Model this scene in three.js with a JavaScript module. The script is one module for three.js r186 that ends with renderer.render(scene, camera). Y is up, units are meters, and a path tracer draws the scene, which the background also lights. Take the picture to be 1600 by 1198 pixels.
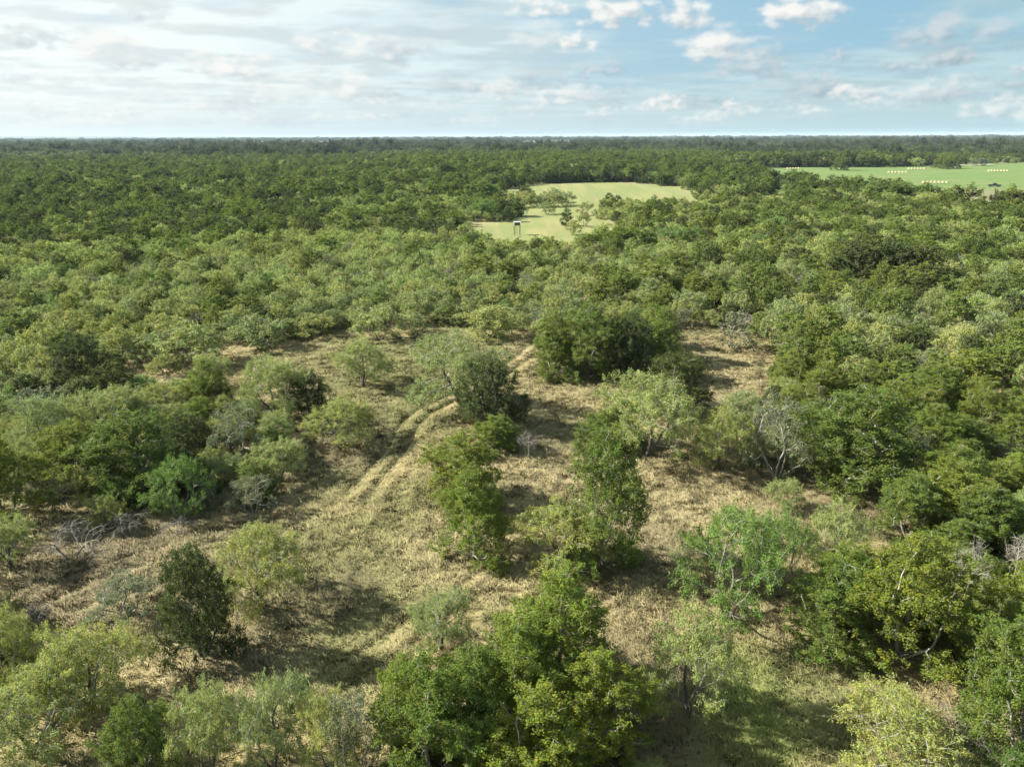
import * as THREE from 'three';
import { createNoise2D, createNoise3D } from 'simplex-noise';
import { mergeGeometries } from 'three/addons/utils/BufferGeometryUtils.js';

// ---------------------------------------------------------------- camera, sun, exposure
const scene = new THREE.Scene();
const camera = new THREE.PerspectiveCamera(56.7, 1600 / 1198, 0.1, 40000);
camera.position.set(0, 25, 0);
camera.rotation.order = 'YXZ';
camera.rotation.set(-19.2 * Math.PI / 180, 0, -0.2 * Math.PI / 180);
const renderer = new THREE.WebGLRenderer({ antialias: true });
renderer.toneMapping = THREE.LinearToneMapping;
const EXPOSURE = 3.3;
renderer.toneMappingExposure = EXPOSURE;
renderer.shadowMap.enabled = true;
renderer.shadowMap.type = THREE.PCFSoftShadowMap;

const SUN = new THREE.Vector3(-0.83, 0.56, -0.10).normalize();
const sun = new THREE.DirectionalLight(new THREE.Color(1, 0.945, 0.84), 5);
sun.position.copy(SUN).multiplyScalar(300).add(new THREE.Vector3(0, 0, -90));
sun.target.position.set(0, 0, -90);
sun.castShadow = true;
sun.shadow.mapSize.set(4096, 4096);
Object.assign(sun.shadow.camera, { left: -180, right: 180, top: 180, bottom: -180, near: 1, far: 900 });
sun.shadow.radius = 1;
scene.add(sun, sun.target);
scene.fog = new THREE.FogExp2(new THREE.Color(0.66, 0.84, 1.0), 0.00005);

// ---------------------------------------------------------------- random numbers and noise
function mulberry(a) {
  return () => { a = (a + 0x6d2b79f5) | 0; let t = Math.imul(a ^ (a >>> 15), 1 | a); t = (t + Math.imul(t ^ (t >>> 7), 61 | t)) ^ t; return ((t ^ (t >>> 14)) >>> 0) / 4294967296; };
}
const n2 = createNoise2D(mulberry(7)), n2b = createNoise2D(mulberry(21)), n3 = createNoise3D(mulberry(3));
const clamp = (x, a, b) => Math.min(b, Math.max(a, x)), smooth = (a, b, x) => { const t = clamp((x - a) / (b - a), 0, 1); return t * t * (3 - 2 * t); };
const lerp = (a, b, t) => a + (b - a) * t;
const mix3 = (a, b, t) => [lerp(a[0], b[0], t), lerp(a[1], b[1], t), lerp(a[2], b[2], t)];
const fbm2 = (x, y, o = 4) => { let s = 0, a = 0.5; for (let i = 0; i < o; i++) { s += a * n2(x, y); x = x * 2.03 + 17.1; y = y * 2.03 - 9.3; a *= 0.5; } return s; };

// ---------------------------------------------------------------- sky: a bright veil with gaps and small cumulus
{
  const W = 4096, H = 2048, data = new Float32Array(W * H * 4);
  // azimuth, elevation, half width, half height (degrees), kind (1 bright, 0 grey), opacity
  const clouds = [[-31.54,5.88,2.08,0.72,0,0.8],[-27.04,5.46,2.86,1.05,1,0.8],[-25.86,4.66,1.74,0.5,0,0.7],[-24.97,7.87,1.92,0.74,0,0.55],[-19.26,4.58,3.44,0.89,1,0.85],[-21.29,4.93,1.45,0.72,1,0.7],[-12.38,6.01,3.62,1.14,1,0.7],[-7.37,6.25,3.95,1.73,0,0.6],[-12.15,3.32,1.74,1.03,1,0.8],[-16.66,2.97,3.12,0.93,1,0.45],[-29.72,3.61,2.76,0.61,1,0.5],[-32.82,3.58,1.02,0.4,0,0.6],[-4.68,3.62,3.09,0.87,0,0.5],[-1.12,3.18,2.63,0.79,1,0.5],[-31.73,2.2,2.13,0.46,1,0.4],[-24.62,2.64,2.83,0.48,1,0.4],[2.17,8.58,2.21,0.8,1,0.9],[7.82,8.17,2.97,0.96,1,0.95],[12.62,7.95,1.49,0.95,1,0.8],[20.05,7.86,2.81,1.07,1,0.95],[4.76,6.25,1.49,0.67,1,0.8],[2.19,6.44,2.1,1.24,1,0.4],[15.2,5.93,2.5,1.37,1,0.85],[16.86,4.49,2.78,0.99,0,0.7],[18.3,5.1,1.48,0.81,0,0.5],[6.45,4.61,1.68,0.77,0,0.7],[22.82,5.1,0.95,0.51,0,0.8],[29.48,5.68,2.93,1.39,0,0.75],[27.6,6.23,1.8,0.82,0,0.6],[26.43,4.25,0.98,0.47,0,0.8],[27.95,4.11,0.73,0.35,0,0.7],[29.51,4.46,1.58,0.6,0,0.7],[20.63,3.07,3.07,0.82,0,0.65],[23.44,2.92,0.96,0.45,1,0.8],[24.75,2.65,1.48,0.48,0,0.6],[29.67,2.52,1.95,0.58,0,0.5],[33.02,3.15,0.99,0.55,0,0.7],[33.22,2.08,1.0,0.37,1,0.5],[11.45,2.29,1.38,0.48,1,0.8],[16.31,2.06,0.71,0.39,1,0.8],[4.14,2.71,2.28,0.71,1,0.65],[1.74,4.05,2.37,0.95,0,0.55],[7.24,2.34,1.88,0.53,0,0.45],[8.61,3.2,1.4,0.39,0,0.5],[19.69,2.18,2.52,0.38,0,0.4],[21.21,1.82,1.25,0.29,1,0.5],[26.04,1.85,1.91,0.32,1,0.35],[-5.2,2.16,2.39,0.4,1,0.4],[-9.45,2.38,2.35,0.4,1,0.4]].map(([a, e, w, h, k, o]) => [a, e, w * 1.25, h * 1.3, k, Math.min(1, o * 1.15)]);
  const gaps = [[14.99,8.22,11.71,2.34,0.95],[9.46,4.7,6.76,1.78,0.65],[23.53,5.69,6.76,1.41,0.5],[17.06,8.71,11.71,1.59,0.6],[-4.5,9.14,2.25,0.56,0.6],[-20.63,8.34,2.7,0.42,0.4],[-27.3,7.15,2.25,0.37,0.3],[31.75,6.32,2.7,1.87,0.2]].map((g) => [g[0], g[1], g[2], g[3], g[4] * 1.4]);
  const r = mulberry(99);
  for (let i = 0; i < 330; i++) {
    const el = 1.2 + 58 * Math.pow(r(), 1.6), az = -180 + 360 * r(), s = 1.6 + el * 0.16;
    if (Math.abs(az) < 44 && el < 13) continue;
    clouds.push([az, el, s * (0.8 + r()) / Math.cos(el * Math.PI / 180), s * (0.35 + 0.3 * r()), r() < 0.5 ? 1 : 0, 0.4 + 0.5 * r()]);
  }
  for (let i = 0; i < 300; i++) clouds.push([-180 + 360 * r(), 0.9 + 4 * r() * r(), 1.2 + 2 * r(), 0.35 + 0.4 * r(), r() < 0.6 ? 1 : 0, 0.35 + 0.35 * r()]);
  for (let i = 0; i < 40; i++) {
    const el = 4 + 70 * r(), az = -180 + 360 * r();
    if (Math.abs(az) < 46 && el < 12) continue;
    gaps.push([az, el, (8 + 12 * r()) / Math.cos(el * Math.PI / 180), 2 + 0.14 * el + 3 * r(), 0.4 + 0.5 * r()]);
  }
  const D = Math.PI / 180;
  const put = (i, c) => { data[i] = c[0]; data[i + 1] = c[1]; data[i + 2] = c[2]; data[i + 3] = 1; };
  const under = [0.5, 0.55, 0.55];
  const air = (row, col) => {
    const up = ((row + 0.5) / H - 0.5) * Math.PI, ro = ((col + 0.5) / W - 0.5) * 2 * Math.PI, el = up / D; let az = ro / D + 90; if (az > 180) az -= 360;
    const x = Math.cos(ro) * Math.cos(up), y = Math.sin(up), z = Math.sin(ro) * Math.cos(up);
    const cs = x * SUN.x + y * SUN.y + z * SUN.z, glow = Math.pow(clamp(cs * 0.5 + 0.5, 0, 1), 2.6);
    // clear air: blue above, pale towards the horizon
    let c = mix3([0.14, 0.43, 0.68], [0.42, 0.63, 0.70], Math.exp(-el / 8.5));
    c = mix3(c, [0.88, 0.96, 0.97], clamp(glow * 1.3, 0, 0.9));
    // thin veil, streaked along the wind
    const k = 1 / (y + 0.06), px = x * k, pz = z * k;
    let v = 0.70 + 0.45 * fbm2(px * 0.35 + 0.12 * pz, pz * 0.9 - 0.2 * px, 3) + 0.5 * glow;
    for (const g of gaps) { if (Math.abs(el - g[1]) > g[3] * 2.4) continue; let da = Math.abs(az - g[0]); if (da > 180) da = 360 - da; const q = (da / g[2]) ** 2 + ((el - g[1]) / g[3]) ** 2; if (q < 6) v -= g[4] * Math.exp(-q) * (0.8 + 0.6 * fbm2(px * 0.8 + 3, pz * 1.6, 3)); }
    const lump = fbm2(px * 0.55 + 7, pz * 0.75, 5), shade = fbm2(px * 0.55 + 7.15, pz * 0.75 + 0.08, 5);
    v += 0.16 * lump + 0.03;
    v = clamp(v, 0, 0.95) * smooth(0, 4, el + 2) * (1 - 0.6 * smooth(9.5, 32, el));
    const relief = 1 + clamp((lump - shade) * 0.5 + 0.06 * lump, -0.1, 0.08) * smooth(0.5, 4, el);
    return mix3(c, mix3([0.50, 0.68, 0.71], [0.91, 0.98, 0.98], clamp(glow * 2.1 - 0.06, 0, 1)).map((q) => q * relief), v);
  };
  const fineRow = Math.floor((13 + 90) / 180 * H);
  for (let i = 0; i < W * H / 2; i++) put(i * 4, under);
  for (let row = H / 2; row < fineRow; row++) for (let col = 0; col < W; col++) {
    const a = ((col + 0.5) / W - 0.5) * 360 + 90, inView = Math.abs(a > 180 ? a - 360 : a) < 50;
    if (inView || (col % 4 === 0)) { const c = air(row, col); for (let j = 0; j < (inView ? 1 : 4); j++) put((row * W + col + j) * 4, c); }
  }
  for (let row = fineRow; row < H; row += 4) for (let col = 0; col < W; col += 4) { const c = air(row + 2, col + 2); for (let a = 0; a < 4 && row + a < H; a++) for (let b = 0; b < 4; b++) put(((row + a) * W + col + b) * 4, c); }
  for (const [ca, ce, cw, ch, kind, op] of clouds.sort((a, b) => b[1] - a[1])) {
    const r0 = Math.max(H / 2, Math.floor((ce - ch * 2 + 90) / 180 * H)), r1 = Math.min(H - 1, Math.ceil((ce + ch * 2 + 90) / 180 * H));
    const c0 = Math.floor(((ca - cw * 2 - 90) / 360 + 0.5) * W), c1 = Math.ceil(((ca + cw * 2 - 90) / 360 + 0.5) * W);
    const sd = ca * 3.7 + ce * 11.3, f = 1.15, st = Math.abs(ca) < 50 && ce < 14 ? 1 : 4;
    const dens = (u, v) => {
      let s = 0, a = 0.55, X = u * cw / ch * f * 0.5, Y = v * f;
      for (let o = 0; o < 5; o++) { s += a * n3(X + sd, Y - sd, o * 9.1 + sd); X *= 2.1; Y *= 2.1; a *= 0.5; }
      return 0.74 - u * u * 0.8 - (v < 0 ? 1.2 : 0.75) * v * v + s * 0.95;
    };
    const cosA = clamp(Math.cos((ca + 92) * D) * 0.5 + 0.5, 0, 1);
    for (let row = r0; row <= r1; row += st) for (let cc = c0; cc <= c1; cc += st) {
      const el = ((row + 0.5) / H) * 180 - 90;
      let da = ((cc + 0.5) / W - 0.5) * 360 + 90 - ca; while (da > 180) da -= 360; while (da < -180) da += 360;
      const u = da / cw, v = (el - ce) / ch, d = dens(u, v);
      if (d <= 0) continue;
      const alpha = smooth(0, kind ? 0.95 : 1.1, d) * op * smooth(0, 1.3, el);
      const lit = clamp(0.5 + (d - dens(u - 0.25, v + 0.35)) * 0.8 + v * 0.3, 0, 1);
      let cl = kind ? mix3([0.50, 0.59, 0.63], [0.95, 0.95, 0.91], Math.pow(lit, 0.8)) : mix3([0.29, 0.39, 0.46], [0.64, 0.71, 0.74], lit);
      cl = mix3(cl, [0.95, 0.99, 0.99], 0.42 * smooth(0.35, 0.85, cosA));
      const hazeIn = Math.exp(-el / 1.6) * 0.5;
      for (let a = 0; a < st; a++) for (let b = 0; b < st; b++) {
        if (row + a >= H) continue;
        const i = ((row + a) * W + (((cc + b) % W) + W) % W) * 4, bg = [data[i], data[i + 1], data[i + 2]];
        put(i, mix3(bg, mix3(cl, bg, hazeIn), alpha));
      }
    }
  }
  for (let i = 0; i < data.length; i++) if (i % 4 < 3) data[i] /= EXPOSURE;
  const sky = new THREE.DataTexture(data, W, H, THREE.RGBAFormat, THREE.FloatType);
  sky.mapping = THREE.EquirectangularReflectionMapping;
  sky.magFilter = sky.minFilter = THREE.LinearFilter;
  sky.needsUpdate = true;
  scene.background = sky;
  scene.environment = sky;
}

// ---------------------------------------------------------------- naming helpers
const taken = {};
function numbered(name) { const n = taken[name] = (taken[name] ?? -1) + 1; return n ? name + '_' + String(n).padStart(3, '0') : name; }
function tag(o, label, category, group, kind) { o.userData = { label, category }; if (group) o.userData.group = group; if (kind) o.userData.kind = kind; return o; }
function struct(name, geometry, material, label) { const m = new THREE.Mesh(geometry, material); m.name = numbered(name); m.userData = { kind: 'structure', label }; m.castShadow = m.receiveShadow = true; scene.add(m); return m; }
function part(name, geometry, material, parent) { const m = new THREE.Mesh(geometry, material); m.name = name; m.castShadow = m.receiveShadow = true; parent.add(m); return m; }

// ---------------------------------------------------------------- layout, in metres: x to the side, z away from the viewer
const CLEAR = [[[-42.6,-72.0],[-43.0,-80.8],[-37.6,-85.3],[-30.4,-85.2],[-26.9,-90.3],[-20.6,-92.1],[-8.8,-95.3],[-1.7,-92.5],[2.6,-92.4],[2.5,-76.4],[8.3,-72.1],[13.7,-72.1],[17.9,-71.4],[18.1,-62.2],[16.6,-56.3],[16.6,-49.6],[20.1,-45.0],[25.1,-46.9],[26.9,-45.0],[23.0,-41.5],[18.4,-38.5],[14.1,-32.8],[14.5,-29.3],[15.7,-26.3],[13.4,-21.2],[10.7,-15.1],[2.8,-15.1],[4.5,-24.5],[5.6,-32.9],[5.0,-36.9],[1.1,-37.2],[-2.3,-34.7],[-5.4,-30.3],[-7.4,-27.2],[-9.3,-25.2],[-12.1,-24.9],[-14.3,-24.2],[-16.6,-27.2],[-19.7,-30.4],[-22.4,-31.7],[-31.2,-34.8],[-34.3,-38.1],[-29.2,-40.3],[-23.7,-41.8],[-19.3,-43.9],[-16.9,-43.5],[-16.0,-49.8],[-18.0,-55.3],[-17.0,-58.0],[-19.2,-61.8],[-22.3,-60.3],[-29.3,-67.9],[-33.4,-69.9]],[[20.6,-92.2],[29.2,-92.1],[30.9,-84.5],[24.9,-66.5],[20.6,-60.6],[17.9,-63.9],[19.9,-80.6]]];
const MEADOW = [[[-8.8,-347.1],[11.0,-408.1],[56.3,-429.1],[92.9,-372.9],[77.2,-283.1],[60.9,-265.6],[37.7,-266.4],[28.2,-244.3],[30.8,-216.6],[31.5,-190.5],[20.1,-172.2],[4.4,-158.9],[-2.8,-159.1],[-8.6,-177.2],[-17.4,-197.1],[-15.5,-221.3],[-1.8,-226.1],[0.2,-256.0],[-7.2,-280.9]],[[123.5,-357.7],[132.5,-340.5],[96.2,-242.0],[87.0,-253.0]],[[57.8,-165.2],[63.7,-163.1],[60.3,-155.9],[54.6,-157.8]],[[-66.1,-160.5],[-58.7,-164.0],[-55.9,-154.9],[-62.0,-153.4]],[[24.0,-92.1],[26.7,-111.7],[23.6,-111.7],[20.6,-92.2]],[[44.7,-181.6],[54.5,-184.9],[49.0,-165.4],[41.2,-160.8]]];
const HAY = [[[194.5,-591.1],[243.4,-611.7],[258.7,-597.9],[330.8,-617.2],[395.0,-653.5],[478.4,-693.1],[593.2,-716.7],[234.0,-271.7],[176.2,-249.9],[159.1,-241.9],[166.7,-297.0],[155.5,-335.5],[144.4,-384.9],[134.7,-406.9]]];
const TRACK = [[-11.28,-46.39],[-10.42,-50.92],[-9.53,-55.19],[-9.09,-60.13],[-7.76,-64.15],[-5.53,-67.7],[-2.73,-71.61],[0.01,-77.12],[1.69,-80.8],[2.8,-84.83],[2.1,-89.25]], TRACK2 = [[-13.76,-23.51],[-11.03,-25.25],[-8.7,-27.62],[-6.03,-30.34],[-2.96,-34.08],[-0.04,-37.91],[2.07,-40.86]], TRACK3 = [[-27.07,-34.21],[-24.76,-36.7],[-21.91,-38.9],[-19.49,-41.0],[-15.25,-40.98]];
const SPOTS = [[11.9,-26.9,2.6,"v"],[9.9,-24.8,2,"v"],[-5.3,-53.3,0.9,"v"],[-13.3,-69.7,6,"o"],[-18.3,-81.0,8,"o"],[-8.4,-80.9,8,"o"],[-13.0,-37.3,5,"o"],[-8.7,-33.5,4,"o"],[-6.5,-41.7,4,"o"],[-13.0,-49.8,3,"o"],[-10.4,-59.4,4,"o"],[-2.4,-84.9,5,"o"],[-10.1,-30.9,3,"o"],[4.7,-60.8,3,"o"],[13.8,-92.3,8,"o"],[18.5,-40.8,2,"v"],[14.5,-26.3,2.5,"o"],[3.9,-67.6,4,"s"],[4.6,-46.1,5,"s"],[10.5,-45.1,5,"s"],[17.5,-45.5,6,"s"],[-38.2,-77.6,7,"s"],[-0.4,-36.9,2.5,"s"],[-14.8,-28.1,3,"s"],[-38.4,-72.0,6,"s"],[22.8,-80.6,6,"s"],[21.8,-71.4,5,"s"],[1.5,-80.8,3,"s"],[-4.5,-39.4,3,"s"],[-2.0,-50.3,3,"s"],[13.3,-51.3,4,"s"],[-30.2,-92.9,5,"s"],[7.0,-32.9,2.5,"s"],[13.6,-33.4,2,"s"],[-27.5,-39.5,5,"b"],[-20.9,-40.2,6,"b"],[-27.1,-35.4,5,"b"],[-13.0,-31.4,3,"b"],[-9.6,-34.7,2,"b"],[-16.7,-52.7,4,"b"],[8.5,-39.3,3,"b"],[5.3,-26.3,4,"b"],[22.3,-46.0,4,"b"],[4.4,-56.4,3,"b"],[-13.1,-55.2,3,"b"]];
const FAR_FIELDS = [[[-900, -2300], [-560, -2350], [-900, -4300], [-1500, -4200]], [[-20, -1900], [160, -1900], [330, -3900], [60, -3900]], [[-420, -2600], [-250, -2600], [-400, -4100], [-660, -4100]], [[330, -1150], [470, -1150], [640, -1800], [470, -1850]]];
const inside = (p, x, z) => { let c = false; for (let i = 0, j = p.length - 1; i < p.length; j = i++) { const [a, b] = p[i], [d, e] = p[j]; if ((b > z) !== (e > z) && x < (d - a) * (z - b) / (e - b) + a) c = !c; } return c; };
const edgeDist = (p, x, z) => { let m = 1e9; for (let i = 0, j = p.length - 1; i < p.length; j = i++) { const [a, b] = p[i], [d, e] = p[j], t = clamp(((x - a) * (d - a) + (z - b) * (e - b)) / ((d - a) ** 2 + (e - b) ** 2), 0, 1); m = Math.min(m, Math.hypot(x - a - t * (d - a), z - b - t * (e - b))); } return m; };
const inAny = (ps, x, z) => ps.some((p) => inside(p, x, z));
function curveOf(pts) { return new THREE.CatmullRomCurve3(pts.map(([x, z]) => new THREE.Vector3(x, 0, z))); }
const tracks = [[curveOf(TRACK), 0.85, 0.24], [curveOf(TRACK2), 0.8, 0.13], [curveOf(TRACK3), 0.8, 0.1]];
const rutPoints = [];
for (const [c, gauge, half] of tracks) for (let i = 0; i <= 160; i++) {
  const p = c.getPointAt(i / 160), t = c.getTangentAt(i / 160);
  for (const s of [-1, 1]) rutPoints.push([p.x - t.z * s * gauge, p.z + t.x * s * gauge, half]);
}
function rutNear(x, z) {
  if (x < -32 || x > 8 || z > -20 || z < -93) return 0;
  let m = 0;
  for (const [a, b, h] of rutPoints) { const d = Math.abs(x - a) + Math.abs(z - b) > 2 ? 9 : Math.hypot(x - a, z - b); if (d < h * 2.4) m = Math.max(m, 1 - d / (h * 2.4)); }
  return m;
}
function heightAt(x, z) {
  const d = Math.hypot(x, z), f = 1 - smooth(140, 260, d);
  return f <= 0 ? 0 : f * (0.32 * n2(x / 21, z / 21) + 0.045 * n2b(x / 5.2, z / 5.2) + 0.02 * n2(x / 1.7 + 40, z / 1.7));
}
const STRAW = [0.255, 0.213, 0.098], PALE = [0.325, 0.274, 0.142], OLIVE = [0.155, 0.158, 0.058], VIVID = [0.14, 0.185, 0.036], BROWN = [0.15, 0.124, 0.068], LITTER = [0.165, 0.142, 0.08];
function grassColor(x, z) {
  const a = fbm2(x / 9, z / 9, 3), b = fbm2(x / 2.6 + 50, z / 2.6, 3), e = fbm2(x / 0.9, z / 0.9 + 31, 2);
  let c = mix3(STRAW, OLIVE, smooth(-0.25, 0.55, a + 0.3 * b));
  c = mix3(c, PALE, 0.7 * smooth(0.1, 0.6, b + 0.4 * e));
  c = mix3(c, BROWN, 0.38 * smooth(0.12, 0.5, -b + 0.3 * e));
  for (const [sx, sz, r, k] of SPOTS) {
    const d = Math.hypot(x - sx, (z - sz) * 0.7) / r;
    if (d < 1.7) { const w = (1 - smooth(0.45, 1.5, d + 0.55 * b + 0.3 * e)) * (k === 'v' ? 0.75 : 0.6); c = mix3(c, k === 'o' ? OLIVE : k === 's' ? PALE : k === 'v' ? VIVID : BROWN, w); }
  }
  return c;
}

// ---------------------------------------------------------------- ground
const inClear = (x, z) => inAny(CLEAR, x, z);
function line(dense0, dense1, step, grow, end0, end1) {
  const a = []; for (let v = dense0; v <= dense1; v += step) a.push(v);
  let s = step, v = a[a.length - 1]; while (v < end1) { s *= grow; v += s; a.push(v); }
  s = step; v = dense0; while (v > end0) { s *= grow; v -= s; a.unshift(v); }
  return a;
}
const strawCanvas = (() => {
  const S = 1024, c = document.createElement('canvas'); c.width = c.height = S;
  const g = c.getContext('2d'), r = mulberry(5);
  g.fillStyle = 'rgb(176,170,158)'; g.fillRect(0, 0, S, S);
  for (let i = 0; i < 30000; i++) {
    const x = r() * S, y = r() * S, a = n2(x / 200, y / 200) * 2 + (r() - 0.5) * 2.2, l = 6 + r() * 22, k = r();
    const v = k < 0.35 ? 105 + r() * 40 : 185 + r() * 70, w = (r() - 0.5) * 26;
    g.strokeStyle = `rgba(${v + w | 0},${v | 0},${v - 14 - w | 0},0.55)`; g.lineWidth = 1 + r() * 1.6;
    for (const [ox, oy] of [[0, 0], [x < 40 ? S : x > S - 40 ? -S : 0, y < 40 ? S : y > S - 40 ? -S : 0]]) {
      g.beginPath(); g.moveTo(x + ox, y + oy); g.quadraticCurveTo(x + ox + Math.cos(a) * l * 0.5 + (r() - 0.5) * 6, y + oy + Math.sin(a) * l * 0.5, x + ox + Math.cos(a) * l, y + oy + Math.sin(a) * l); g.stroke();
    }
  }
  return c;
})();
const strawMap = new THREE.CanvasTexture(strawCanvas); strawMap.colorSpace = THREE.SRGBColorSpace; strawMap.wrapS = strawMap.wrapT = THREE.RepeatWrapping;
const strawBump = new THREE.CanvasTexture(strawCanvas); strawBump.wrapS = strawBump.wrapT = THREE.RepeatWrapping;
const M = {};
M.ground = new THREE.MeshStandardMaterial({ vertexColors: true, map: strawMap, bumpMap: strawBump, bumpScale: 0.006, roughness: 1 });
{
  const xs = line(-56, 48, 0.5, 1.13, -17000, 17000), zs = line(-112, -14, 0.5, 1.13, -19000, 3000);
  const nx = xs.length, nz = zs.length, pos = new Float32Array(nx * nz * 3), col = new Float32Array(nx * nz * 3), uv = new Float32Array(nx * nz * 2), idx = [];
  for (let j = 0; j < nz; j++) for (let i = 0; i < nx; i++) {
    const k = j * nx + i, x = xs[i], z = zs[j], d = Math.hypot(x, z);
    pos.set([x, heightAt(x, z) , z], k * 3);
    uv.set([x / 5, z / 5], k * 2);
    let c;
    if (d < 140) { const m = fbm2(x / 6 + 9, z / 6, 2); c = inClear(x, z) ? grassColor(x, z) : mix3(LITTER, grassColor(x, z), 0.35 + 0.4 * smooth(-0.1, 0.4, m)); }
    else if (inAny(MEADOW, x, z)) { const m = fbm2(x / 22, z / 22, 3) + 0.5 * fbm2(x / 5, z / 5, 2); c = mix3(mix3([0.125, 0.155, 0.046], [0.175, 0.185, 0.066], smooth(-0.25, 0.45, m)), [0.2, 0.17, 0.082], 0.6 * smooth(0.15, 0.5, fbm2(x / 7, z / 12 + 40, 3))); }
    else c = mix3([0.19, 0.17, 0.09], [0.24, 0.215, 0.105], smooth(-0.2, 0.4, fbm2(x / 60, z / 60, 2)));
    col.set(c.map((v) => v * 2.1), k * 3);
    if (i < nx - 1 && j < nz - 1) idx.push(k, k + nx, k + 1, k + 1, k + nx, k + nx + 1);
  }
  const g = new THREE.BufferGeometry();
  g.setAttribute('position', new THREE.BufferAttribute(pos, 3)); g.setAttribute('color', new THREE.BufferAttribute(col, 3)); g.setAttribute('uv', new THREE.BufferAttribute(uv, 2));
  g.setIndex(idx); g.computeVertexNormals();
  struct('ground', g, M.ground, 'ground of dry straw and olive grass running to the horizon');
}
function sheet(poly, y, step, colorAt, uvScale) {
  const sh = new THREE.Shape(poly.map(([x, z]) => new THREE.Vector2(x, -z)));
  let g = new THREE.ShapeGeometry(sh);
  g.rotateX(-Math.PI / 2); g.translate(0, y, 0);
  if (step) {   // a grid clipped to the outline, so that its colour can vary
    const bb = new THREE.Box3().setFromBufferAttribute(g.attributes.position), p = [], c = [], u = [], ix = [], at = new Map();
    const id = (i, j) => { const k = i + '_' + j; if (!at.has(k)) { const x = bb.min.x + i * step, z = bb.min.z + j * step; at.set(k, p.length / 3); p.push(x, y, z); c.push(...colorAt(x, z)); u.push(x / uvScale, z / uvScale); } return at.get(k); };
    for (let i = 0; i * step < bb.max.x - bb.min.x; i++) for (let j = 0; j * step < bb.max.z - bb.min.z; j++) if (inside(poly, bb.min.x + (i + 0.5) * step, bb.min.z + (j + 0.5) * step)) { const a = id(i, j), b = id(i + 1, j), d = id(i, j + 1), e = id(i + 1, j + 1); ix.push(a, d, b, b, d, e); }
    g = new THREE.BufferGeometry(); g.setAttribute('position', new THREE.Float32BufferAttribute(p, 3)); g.setAttribute('color', new THREE.Float32BufferAttribute(c, 3)); g.setAttribute('uv', new THREE.Float32BufferAttribute(u, 2)); g.setIndex(ix); g.computeVertexNormals();
  }
  return g;
}
const fieldMat = new THREE.MeshStandardMaterial({ vertexColors: true, map: strawMap, roughness: 1 });
struct('hay_field', sheet(HAY[0], 0.06, 4, (x, z) => {
  const s = fbm2(x / 90 + z / 300, z / 14, 3), near = smooth(-380, -330, z + 14 * fbm2(x / 20, z / 20, 2));
  return mix3(mix3([0.145, 0.28, 0.04], [0.25, 0.30, 0.08], smooth(-0.1, 0.5, s)), [0.29, 0.28, 0.125], near).map((v) => v * 0.98);
}, 9), fieldMat, 'bright green mown hay field with paler mowing streaks beyond the brush');
FAR_FIELDS.forEach((p, i) => struct('far_field', sheet(p, 0.1, 60, (x, z) => mix3([0.27, 0.26, 0.14], [0.36, 0.30, 0.19], smooth(-0.3, 0.4, fbm2(x / 200, z / 200, 2))).map((v) => v * 0.6), 30), fieldMat, ['pale distant pasture strip towards the blue hills', 'tan distant field strip at the middle of the horizon', 'pale narrow pasture strip near the horizon', 'light green clearing in the far wood behind the hay field'][i]));
{
  const g = new THREE.PlaneGeometry(70, 7); g.rotateX(-Math.PI / 2); g.rotateY(0.12); g.translate(388, 0.12, -650);
  struct('gravel_road', g, new THREE.MeshStandardMaterial({ color: new THREE.Color(0.55, 0.54, 0.5), roughness: 1 }), 'short pale strip of gravel road behind the dark hay field tree');
}
{ // blue hills on the horizon
  const p = [], ix = [], N = 90;
  for (let i = 0; i <= N; i++) for (let j = 0; j <= 4; j++) {
    const a = lerp(-0.95, 0.02, i / N), d = 11800 + j * 300, env = smooth(0.02, -0.12, a), h = (j === 0 || j === 4 ? -2 : (j === 2 ? 1 : 0.7) * (22 + 22 * smooth(-0.22, -0.6, a) + 8 * fbm2(a * 9, j * 0.2, 3)) * env);
    p.push(Math.sin(a) * d, h, -Math.cos(a) * d);
    if (i < N && j < 4) { const k = i * 5 + j; ix.push(k, k + 5, k + 1, k + 1, k + 5, k + 6); }
  }
  const g = new THREE.BufferGeometry(); g.setAttribute('position', new THREE.Float32BufferAttribute(p, 3)); g.setAttribute('uv', new THREE.Float32BufferAttribute(new Float32Array(p.length / 3 * 2), 2)); g.setIndex(ix); g.computeVertexNormals();
  struct('hills', g, new THREE.MeshStandardMaterial({ color: new THREE.Color(0.07, 0.09, 0.05), roughness: 1 }), 'low blue hills far away on the horizon');
}
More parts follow.
